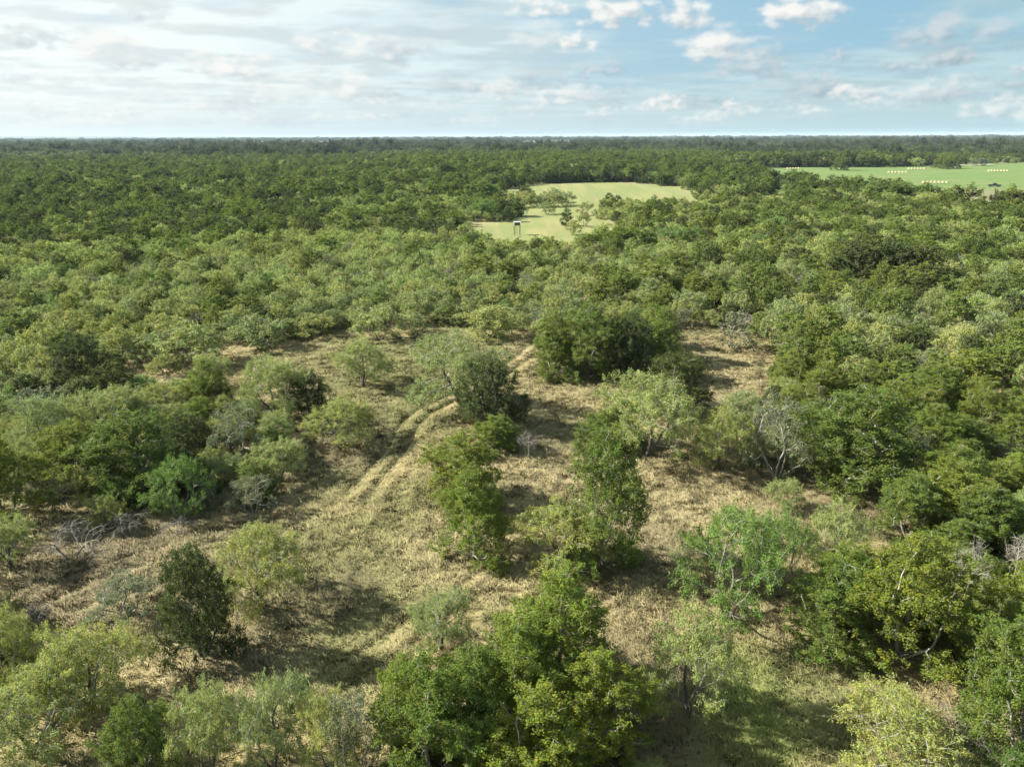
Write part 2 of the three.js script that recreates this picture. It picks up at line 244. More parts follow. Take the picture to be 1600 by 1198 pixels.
// ruts worn by wheels: bare sandy straw ribbons that follow the ground
{
  const mat = new THREE.MeshStandardMaterial({ vertexColors: true, map: strawMap, bumpMap: strawBump, bumpScale: 0.03, roughness: 1 });
  tracks.forEach(([c, gauge, half], ti) => {
    const grp = new THREE.Group(); grp.name = numbered('tyre_track'); grp.userData = { kind: 'structure', label: ['pair of pale sandy tyre tracks curving up the grassy clearing', 'faint flattened straw track across the lower grass', 'faint flattened track through the shaded grass'][ti] }; scene.add(grp);
    for (const s of [-1, 1]) {
      const p = [], cl = [], uv = [], ix = [], L = c.getLength(), N = Math.round(L / 0.35), K = 5;
      for (let i = 0; i <= N; i++) {
        const q = c.getPointAt(i / N), t = c.getTangentAt(i / N), wob = 0.12 * n2(i * 0.09, s * 5 + ti), w = half * clamp(0.7 + 0.55 * n2b(i * 0.13, s * 9 + ti) + 0.3 * n2(i * 0.6, s * 4 + ti), 0.06, 1.5) * smooth(0, 0.06, i / N) * smooth(1, 0.94, i / N) + 0.02;
        for (let j = 0; j < K; j++) {
          const o = s * gauge + wob + (j / (K - 1) - 0.5) * 2 * w, x = q.x - t.z * o, z = q.z + t.x * o;
          p.push(x, heightAt(x, z) + 0.03 - (j === 0 || j === K - 1 ? 0.1 : 0), z); uv.push(x / 5 + 0.4, z / 5);
          cl.push(...mix3(ti ? [0.31, 0.26, 0.13] : [0.42, 0.355, 0.2], ti ? [0.26, 0.22, 0.10] : [0.36, 0.3, 0.16], clamp(0.5 + n2(x * 1.3, z * 1.3), 0, 1)).map((v) => v * 2.1));
          if (i < N && j < K - 1) { const k = i * K + j; ix.push(k, k + 1, k + K, k + 1, k + K + 1, k + K); }
        }
      }
      const g = new THREE.BufferGeometry(); g.setAttribute('position', new THREE.Float32BufferAttribute(p, 3)); g.setAttribute('color', new THREE.Float32BufferAttribute(cl, 3)); g.setAttribute('uv', new THREE.Float32BufferAttribute(uv, 2)); g.setIndex(ix); g.computeVertexNormals();
      part('wheel_rut', g, mat, grp);
    }
  });
}

// ---------------------------------------------------------------- trees: branches grow towards points spread through the crown
const norm = (v) => { const l = Math.hypot(v[0], v[1], v[2]) || 1; return [v[0] / l, v[1] / l, v[2] / l]; };
const cross = (a, b) => [a[1] * b[2] - a[2] * b[1], a[2] * b[0] - a[0] * b[2], a[0] * b[1] - a[1] * b[0]];
function grow(s) {
  const r = mulberry(s.seed), R = (a, b) => a + (b - a) * r();
  const lobes = s.lobes(r, R), P = [], par = [], dir = [];
  const add = (p, q, d) => { P.push(p); par.push(q); dir.push(d); return P.length - 1; };
  add([0, -0.15, 0], -1, [0, 1, 0]);
  const ph = R(0, 6.28);
  for (let k = 0; k < s.stems; k++) {
    const a = ph + k / s.stems * 6.28 + R(-0.5, 0.5), lean = s.stems === 1 ? R(0, 0.15) : R(...s.lean);
    let d = [Math.cos(a) * lean, 1, Math.sin(a) * lean], at = 0; d = norm(d);
    const L = R(...s.stemLen), n = Math.max(2, Math.round(L / s.step));
    for (let i = 0; i < n; i++) { d = norm([d[0] + R(-0.22, 0.22), d[1] + R(-0.06, 0.1), d[2] + R(-0.22, 0.22)]); at = add([P[at][0] + d[0] * L / n, P[at][1] + d[1] * L / n, P[at][2] + d[2] * L / n], at, d); }
  }
  const A = [];
  let tot = 0; const vol = lobes.map((l) => tot += l[3] * l[4] * l[5]);
  while (A.length < s.points) {
    const t = r() * tot, l = lobes[vol.findIndex((v) => v >= t)];
    const u = norm([R(-1, 1), R(-0.7, 1), R(-1, 1)]), q = Math.pow(r(), s.shell ?? 0.4);
    const p = [l[0] + u[0] * l[3] * q, l[1] + u[1] * l[4] * q, l[2] + u[2] * l[5] * q];
    if (p[1] > 0.15) A.push(p);
  }
  const nd = new Float64Array(A.length).fill(1e9), ni = new Int32Array(A.length), dead = new Uint8Array(A.length);
  const see = (k) => { const p = P[k]; for (let i = 0; i < A.length; i++) if (!dead[i]) { const a = A[i], d = (a[0] - p[0]) ** 2 + (a[1] - p[1]) ** 2 + (a[2] - p[2]) ** 2; if (d < nd[i]) { nd[i] = d; ni[i] = k; if (d < s.kill * s.kill) dead[i] = 1; } } };
  for (let k = 0; k < P.length; k++) see(k);
  for (let it = 0; it < 220 && P.length < s.maxNodes; it++) {
    const pull = new Map();
    for (let i = 0; i < A.length; i++) if (!dead[i]) { const k = ni[i], d = Math.sqrt(nd[i]), q = pull.get(k) ?? [0, 0, 0]; q[0] += (A[i][0] - P[k][0]) / d; q[1] += (A[i][1] - P[k][1]) / d; q[2] += (A[i][2] - P[k][2]) / d; pull.set(k, q); }
    if (!pull.size) break;
    const fresh = [];
    for (const [k, q] of pull) {
      let d = norm(q); d = norm([d[0] + dir[k][0] * 0.35 + R(-0.3, 0.3), d[1] + dir[k][1] * 0.35 + R(-0.25, 0.25) + (s.lift ?? 0), d[2] + dir[k][2] * 0.35 + R(-0.3, 0.3)]);
      fresh.push(add([P[k][0] + d[0] * s.step, P[k][1] + d[1] * s.step, P[k][2] + d[2] * s.step], k, d));
    }
    for (const k of fresh) see(k);
  }
  const wooden = P.length, kids = new Int32Array(wooden);
  const tips = new Float64Array(wooden);
  for (let k = wooden - 1; k > 0; k--) { if (!kids[k]) tips[k] = 1; tips[par[k]] += tips[k]; kids[par[k]]++; }
  const total = tips[0], pw = Math.log(total) / Math.log(s.trunk / s.tip);
  const rad = []; for (let k = 0; k < wooden; k++) rad[k] = s.tip * Math.pow(tips[k], 1 / pw);
  // twigs on the outer branches
  const twigs = [];
  for (let k = 1; k < wooden; k++) if (tips[k] <= s.leafTips) {
    const n = s.twigs * (kids[k] ? 0.6 : 1.3), c = Math.floor(n) + (r() < n % 1 ? 1 : 0);
    for (let i = 0; i < c; i++) {
      let d = norm([dir[k][0] * 0.6 + R(-1, 1), dir[k][1] * 0.4 + R(-0.6, 0.9) + (s.twigUp ?? 0), dir[k][2] * 0.6 + R(-1, 1)]), at = k; const L = R(...s.twigLen);
      const tw = [P[k]];
      for (let j = 0; j < 2; j++) { d = norm([d[0] + R(-0.3, 0.3), d[1] + R(-0.3, 0.3) - (s.droop ?? 0), d[2] + R(-0.3, 0.3)]); at = add([P[at][0] + d[0] * L / 2, P[at][1] + d[1] * L / 2, P[at][2] + d[2] * L / 2], at, d); rad[at] = s.tip * (j ? 0.35 : 0.7); tw.push(P[at]); }
      twigs.push(tw);
    }
  }
  return { P, par, dir, rad, twigs, r, R, wooden, kids, tips };
}
function woodGeometry(t, s, withTwigs) {
  const { P, par, rad, dir } = t, n = withTwigs ? P.length : t.wooden, main = new Int32Array(n).fill(-1);
  for (let k = 1; k < n; k++) { const q = par[k]; if (main[q] < 0 || rad[k] > rad[main[q]]) main[q] = k; }
  const pos = [], nor = [], col = [], idx = [], minR = s.minR ?? 0;
  const ring = (k, c, d, sides, ref) => {
    const a = norm(cross(d, ref)), b = norm(cross(d, a)), st = pos.length / 3, rr = Math.max(rad[k], minR) * (k === 0 ? 1.5 : 1), w = smooth(0.012, 0.07, rad[k]);
    const v = 0.8 + 0.4 * (0.5 + 0.5 * n3(P[k][0] * 3, P[k][1] * 3, P[k][2] * 3 + s.seed));
    for (let i = 0; i < sides; i++) { const q = i / sides * 6.2832, x = Math.cos(q) * a[0] + Math.sin(q) * b[0], y = Math.cos(q) * a[1] + Math.sin(q) * b[1], z = Math.cos(q) * a[2] + Math.sin(q) * b[2]; pos.push(c[0] + x * rr, c[1] + y * rr, c[2] + z * rr); nor.push(x, y, z); col.push(...mix3(s.twigColor, s.bark, w).map((m) => m * v)); }
    return st;
  };
  for (let k = 1; k < n; k++) {
    if (main[par[k]] === k && par[k] !== 0) continue;
    let sides = rad[k] > 0.06 ? 7 : rad[k] > 0.022 ? 5 : 3; if (s.lod) sides = Math.min(sides, 4 - (rad[k] < 0.05 ? 1 : 0));
    const ref = Math.abs(dir[k][1]) > 0.8 ? [1, 0.1, 0.2] : [0.1, 1, 0.2];
    const chain = [par[k], k]; let q = k; while (main[q] > 0) { q = main[q]; chain.push(q); }
    let prev = -1;
    chain.forEach((m, i) => {
      const d = dir[i ? m : k], save = rad[m]; if (!i) rad[m] = Math.min(rad[m], rad[k] * 1.25);
      const st = ring(m, P[m], d, sides, ref); rad[m] = save;
      if (prev >= 0) for (let j = 0; j < sides; j++) { const a = prev + j, b = prev + (j + 1) % sides, c = st + j, e = st + (j + 1) % sides; idx.push(a, b, c, b, e, c); }
      prev = st;
    });
  }
  return geo(pos, nor, col, idx);
}
function geo(pos, nor, col, idx) {
  const g = new THREE.BufferGeometry();
  g.setAttribute('position', new THREE.Float32BufferAttribute(pos, 3)); g.setAttribute('normal', new THREE.Float32BufferAttribute(nor, 3)); g.setAttribute('color', new THREE.Float32BufferAttribute(col, 3)); g.setIndex(idx);
  return g;
}
function addLeaf(o, p, ax, nm, len, wid, c) {
  const sd = norm(cross(ax, nm)), n = norm(cross(sd, ax)), st = o.pos.length / 3, h = wid / 2;
  o.pos.push(p[0], p[1], p[2], p[0] + ax[0] * len * 0.45 + sd[0] * h, p[1] + ax[1] * len * 0.45 + sd[1] * h, p[2] + ax[2] * len * 0.45 + sd[2] * h,
    p[0] + ax[0] * len, p[1] + ax[1] * len, p[2] + ax[2] * len, p[0] + ax[0] * len * 0.45 - sd[0] * h, p[1] + ax[1] * len * 0.45 - sd[1] * h, p[2] + ax[2] * len * 0.45 - sd[2] * h);
  for (let i = 0; i < 4; i++) { o.nor.push(n[0], n[1], n[2]); o.col.push(c[0], c[1], c[2]); }
  o.idx.push(st, st + 1, st + 2, st, st + 2, st + 3);
}
function leafGeometry(t, s) {
  const { r, R, twigs } = t, o = { pos: [], nor: [], col: [], idx: [] }, L = s.leaf;
  for (const tw of twigs) {
    if (r() < (L.bare ?? 0)) continue;
    const [p0, p1, p2] = tw, tint = R(0.8, 1.2), warm = R(-1, 1), n = Math.round(L.n * R(0.6, 1.4));
    for (let i = 0; i < n; i++) {
      const q = R(0.1, 1.08), a = q < 0.5 ? p0 : p1, b = q < 0.5 ? p1 : p2, f = q < 0.5 ? q * 2 : q * 2 - 1, j = L.spread;
      const p = [lerp(a[0], b[0], f) + R(-j, j), lerp(a[1], b[1], f) + R(-j, j), lerp(a[2], b[2], f) + R(-j, j)];
      const ax = norm([R(-1, 1), R(-1, 1) * 0.6 - L.droop, R(-1, 1)]), nm = norm([R(-1, 1) * L.tilt, 1, R(-1, 1) * L.tilt]);
      const v = tint * R(0.78, 1.22), w = warm * 0.07 + R(-0.07, 0.07);
      const base = r() < (L.odd ?? 0) ? L.oddColor : L.color;
      addLeaf(o, p, ax, nm, L.len * R(0.7, 1.25), L.wid * R(0.8, 1.2), [base[0] * v * (1 + w * 1.6), base[1] * v * (1 + w * 0.3), base[2] * v * (1 - w)]);
    }
  }
  return geo(o.pos, o.nor, o.col, o.idx);
}
let triangles = 0;
function makeKind(s) {
  const t = grow(s), crown = s.leaf ? leafGeometry(t, s) : null, wood = woodGeometry(t, s, s.lod < 2 || !s.leaf);
  const ys = [], rs = []; const src = (crown ?? wood).attributes.position;
  for (let i = 0; i < src.count; i += 7) { ys.push(src.getY(i)); rs.push(Math.hypot(src.getX(i), src.getZ(i))); }
  ys.sort((a, b) => a - b); rs.sort((a, b) => a - b);
  triangles += (crown ? crown.index.count : 0) / 3 + wood.index.count / 3;
  return { crown, wood, h: ys[Math.floor(ys.length * 0.985)], w: 2 * rs[Math.floor(rs.length * 0.95)] };
}
const lobesFor = {
  M: (r, R) => { const a = [], n = 8 + Math.floor(r() * 4), ph = R(0, 6); for (let i = 0; i < n; i++) { const q = ph + i * 2.4, d = 2.1 * Math.sqrt((i + 0.3) / n), rr = R(0.7, 1.15); a.push([Math.cos(q) * d, 3.15 - d * d * R(0.2, 0.5) + R(-0.35, 0.35), Math.sin(q) * d, rr, rr * R(0.5, 0.75), rr]); } const low = Math.floor(R(4, 9)); for (let i = 0; i < low; i++) { const q = R(0, 6.28), d = R(0.8, 2.1), rr = R(0.5, 0.85); a.push([Math.cos(q) * d, R(0.5, 1.7), Math.sin(q) * d, rr, rr * 0.8, rr]); } return a; },
  E: (r, R) => { const a = [[0, 5.6, 0, 0.8, 1.1, 0.8], [0.2, 3.8, 0, 1.1, 1.2, 1.1]], n = 14 + Math.floor(r() * 3), ph = R(0, 6); for (let i = 0; i < n; i++) { const q = ph + i * 2.4, f = i / n, y = 0.35 + 5.1 * f, d = (1.62 - 0.85 * f * f) * R(0.6, 1.2), rr = R(0.6, 1.05); a.push([Math.cos(q) * d, y, Math.sin(q) * d, rr, rr * R(0.8, 1.1), rr]); } return a; },
  O: (r, R) => { const a = [[0, 3.2, 0, 1.4, 1.2, 1.4], [0, 1.3, 0, 1.7, 1.1, 1.7]], n = 11, ph = R(0, 6); for (let i = 0; i < n; i++) { const q = ph + i * 2.4, f = i / n, y = 0.3 + 3.5 * f, d = 1.9 * Math.sqrt(1.04 - f * f) * R(0.85, 1.05), rr = R(0.65, 0.95); a.push([Math.cos(q) * d, y, Math.sin(q) * d, rr, rr, rr]); } return a; },
  H: (r, R) => { const a = [[0, 3.0, 0, 1, 0.7, 1]], n = 9, ph = R(0, 6); for (let i = 0; i < n; i++) { const q = ph + i * 2.4, d = 2.1 * Math.sqrt((i + 0.5) / n), rr = R(0.6, 1.0); a.push([Math.cos(q) * d, 3.1 - d * d * 0.3 + R(-0.3, 0.3), Math.sin(q) * d, rr, rr * 0.7, rr]); } for (let i = 0; i < 7; i++) { const q = R(0, 6.28), d = R(1.2, 2.3), rr = R(0.5, 0.8); a.push([Math.cos(q) * d, R(0.6, 1.6), Math.sin(q) * d, rr, rr * 0.8, rr]); } return a; },
  G: (r, R) => { const a = [[0, 2.4, 0, 1, 0.9, 1]], n = 8, ph = R(0, 6); for (let i = 0; i < n; i++) { const q = ph + i * 2.4, f = i / n, rr = R(0.5, 0.8), d = 1.35 * Math.sqrt(1.05 - f * f) * R(0.7, 1.1); a.push([Math.cos(q) * d, 0.45 + 2.45 * f, Math.sin(q) * d, rr, rr, rr]); } return a; },
  D: (r, R) => { const a = [], n = 7, ph = R(0, 6); for (let i = 0; i < n; i++) { const q = ph + i * 2.4, d = 1.8 * Math.sqrt((i + 0.4) / n), rr = R(0.5, 0.9); a.push([Math.cos(q) * d, 2.7 - d * d * R(0.1, 0.4) + R(-0.4, 0.6), Math.sin(q) * d, rr, rr * 0.8, rr]); } return a; },
};
const GREY = [0.30, 0.285, 0.26];
const SPEC = {
  M: { stems: 3, lean: [0.25, 0.7], stemLen: [0.7, 1.3], points: 980, step: 0.18, kill: 0.31, maxNodes: 4000, trunk: 0.115, tip: 0.009, leafTips: 5, twigs: 1.5, twigLen: [0.3, 0.6], droop: 0.18, bark: [0.062, 0.052, 0.044], twigColor: [0.27, 0.25, 0.22], shell: 0.5,
    leaf: { n: 44, len: 0.125, wid: 0.034, spread: 0.1, droop: 0.45, tilt: 0.9, color: [0.25, 0.30, 0.088], bare: 0.1 } },
  E: { stems: 1, lean: [0.1, 0.3], stemLen: [0.5, 0.9], points: 1350, step: 0.19, kill: 0.32, maxNodes: 4600, trunk: 0.13, tip: 0.008, leafTips: 6, twigs: 1.6, twigLen: [0.25, 0.5], droop: 0.05, bark: [0.13, 0.115, 0.098], twigColor: [0.26, 0.245, 0.22], shell: 0.42,
    leaf: { n: 54, len: 0.084, wid: 0.056, spread: 0.11, droop: 0.2, tilt: 0.8, color: [0.130, 0.186, 0.025], odd: 0.06, oddColor: [0.21, 0.21, 0.03], bare: 0.06 } },
  O: { stems: 3, lean: [0.3, 0.7], stemLen: [0.5, 0.9], points: 1300, step: 0.19, kill: 0.31, maxNodes: 4200, trunk: 0.13, tip: 0.008, leafTips: 6, twigs: 1.6, twigLen: [0.22, 0.42], droop: 0, bark: [0.10, 0.09, 0.08], twigColor: [0.2, 0.19, 0.17], shell: 0.38,
    leaf: { n: 50, len: 0.084, wid: 0.058, spread: 0.1, droop: 0.1, tilt: 0.9, color: [0.070, 0.096, 0.026], bare: 0.04 } },
  H: { stems: 5, lean: [0.3, 0.9], stemLen: [0.6, 1.1], points: 700, step: 0.19, kill: 0.32, maxNodes: 2600, trunk: 0.12, tip: 0.008, leafTips: 5, twigs: 1.5, twigLen: [0.3, 0.55], droop: 0.03, twigUp: 0.3, bark: [0.09, 0.08, 0.065], twigColor: [0.28, 0.26, 0.23], shell: 0.45,
    leaf: { n: 46, len: 0.11, wid: 0.034, spread: 0.1, droop: 0.0, tilt: 1.0, color: [0.135, 0.225, 0.042], bare: 0.05 } },
  G: { stems: 6, lean: [0.3, 0.9], stemLen: [0.4, 0.8], points: 560, step: 0.17, kill: 0.3, maxNodes: 2400, trunk: 0.09, tip: 0.008, leafTips: 5, twigs: 1.4, twigLen: [0.22, 0.42], droop: 0, bark: [0.16, 0.15, 0.13], twigColor: [0.30, 0.285, 0.26], shell: 0.45,
    leaf: { n: 30, len: 0.085, wid: 0.052, spread: 0.09, droop: 0.05, tilt: 1.0, color: [0.165, 0.185, 0.095], bare: 0.15 } },
  D: { stems: 3, lean: [0.3, 0.9], stemLen: [0.5, 1.0], points: 420, step: 0.19, kill: 0.28, maxNodes: 2400, trunk: 0.085, tip: 0.008, leafTips: 4, twigs: 1.9, twigLen: [0.3, 0.7], droop: 0.1, bark: [0.13, 0.115, 0.1], twigColor: [0.205, 0.19, 0.168], shell: 0.6, minR: 0.006 },
};
const LODS = [
  (s) => s,
  (s) => ({ ...s, points: Math.round(s.points * 0.42), step: s.step * 1.5, kill: s.kill * 1.4, minR: 0.014, leaf: s.leaf && { ...s.leaf, n: Math.round(s.leaf.n * 0.33), len: s.leaf.len * 2.3, wid: s.leaf.wid * 2.8, spread: s.leaf.spread * 1.5 }, twigs: s.twigs * 1.0 }),
  (s) => ({ ...s, points: Math.round(s.points * 0.14), step: s.step * 2.4, kill: s.kill * 2.1, minR: 0.03, leafTips: 3, leaf: s.leaf && { ...s.leaf, n: Math.round(s.leaf.n * 0.4), len: s.leaf.len * 3.7, wid: s.leaf.wid * 4.6, spread: s.leaf.spread * 2.6 }, twigs: s.twigs * 0.9, twigLen: s.twigLen.map((v) => v * 1.5) }),
];
const COUNT = { M: [6, 6, 4], E: [6, 6, 4], O: [3, 3, 3], H: [3, 2, 1], G: [3, 3, 2], D: [4, 2, 0] };
const POOL = {};
let seedAt = 100;
for (const k of Object.keys(SPEC)) POOL[k] = COUNT[k].map((n, lod) => Array.from({ length: n }, (_, i) => { const b = SPEC[k]; return makeKind({ ...LODS[lod](b), stems: Math.max(1, b.stems + (i % 3) - (b.stems > 1 ? 1 : 0)), lod, seed: seedAt++, lobes: lobesFor[k] }); }));
console.log('prototype triangles', Math.round(triangles));

const leafMat = (r, g, b) => new THREE.MeshPhysicalMaterial({ color: new THREE.Color(r, g, b), vertexColors: true, roughness: 0.95, transmission: 0.45, thickness: 0, ior: 1.4, specularIntensity: 0.12, side: THREE.DoubleSide });
const LEAF = { M: [[1, 1, 1], [0.85, 0.9, 1.0], [1.08, 1.0, 0.85]], E: [[1, 1, 1], [0.82, 0.85, 1.0], [1.12, 1.0, 0.95]], O: [[1, 1, 1], [1.2, 1.1, 0.9]], H: [[1, 1, 1]], G: [[1, 1, 1], [0.9, 1.0, 1.0]] };
for (const k in LEAF) LEAF[k] = LEAF[k].map((c) => leafMat(...c));
const BARK = new THREE.MeshStandardMaterial({ vertexColors: true, roughness: 0.95 });
const PALEBARK = new THREE.MeshStandardMaterial({ color: new THREE.Color(1.4, 1.38, 1.34), vertexColors: true, roughness: 0.95 });
const KIND = {
  M: ['mesquite_tree', 'tree'],
  E: ['broadleaf_tree', 'tree'],
  O: ['evergreen_tree', 'tree'],
  H: ['acacia_tree', 'tree'],
  G: ['grey_shrub', 'shrub'],
  D: ['dead_tree', 'dead tree'],
};
const SIZE = { M: [2.4, 4.3, 1.2], E: [3.1, 5.8, 0.95], O: [2.7, 4.8, 1.08], H: [2.1, 3.5, 1.25], G: [1.6, 2.9, 1.1], D: [1.9, 3.2, 1.0] };
const individuals = { M: 0, E: 0, O: 0, H: 0, G: 0, D: 0 };
const PLACES = [
  [(x, z) => x > 12 && z > -80, 'in the big thicket with white dead branches'],
  [(x, z) => x < -16 && z > -62, 'in the shaded thicket near the bare dead tree'],
  [(x, z) => x < -30 && z > -105, 'in the brush around the very dark round tree'],
  [(x, z) => Math.abs(x - 2) < 34 && z < -140 && z > -215, 'in the brush surrounding the raised hunting blind'],
  [(x, z) => x > 30 && z < -150, 'in the brush reaching towards the hay field'],
  [(x, z) => x < -34 && z < -150, 'in the darker wood past the light brush'],
  [(x, z) => x > 14, 'in the brush beyond the sandy strip'],
  [(x, z) => z < -215, 'in the wood around the far meadow'],
  [() => true, 'in the pale brush between the clearing and the far meadow'],
];
const LOOKS = {
  M: ['feathery light green tree', 'feathery cooler green tree', 'feathery yellowish green tree'], E: ['leafy mid-green tree', 'leafy deep green tree', 'leafy olive-yellow tree'], O: ['dense dark green tree', 'dense brownish dark tree'],
  H: ['bushy emerald green tree'], G: ['grey-green twiggy bush', 'silver-green twiggy bush'], D: ['bare leafless grey tree'],
};
function plant(k, x, z, h, w, label, variant, yaw, tint, lod) {
  const proto = POOL[k][lod][variant % POOL[k][lod].length], o = new THREE.Group();
  const [name, category] = KIND[k];
  o.name = numbered(name); const where = PLACES.find((q) => q[0](x, z))[1], size = h < SIZE[k][0] + 0.25 * (SIZE[k][1] - SIZE[k][0]) ? 'low ' : h > SIZE[k][0] + 0.8 * (SIZE[k][1] - SIZE[k][0]) ? 'tall ' : '';
  const common = size + LOOKS[k][tint % LOOKS[k].length] + ' ' + where;
  tag(o, label ?? common, category, label ? undefined : common.replace(/\btree\b/, 'trees').replace(/\bbush\b/, 'bushes'));
  o.position.set(x, heightAt(x, z), z); o.rotation.y = yaw; o.scale.set(w / proto.w, h / proto.h, w / proto.w);
  part(k === 'D' ? 'branches' : 'trunk', proto.wood, /^white/.test(label ?? '') ? PALEBARK : BARK, o);
  if (proto.crown) part('crown', proto.crown, LEAF[k][tint % LEAF[k].length], o);
  scene.add(o); individuals[k]++;
  return o;
}
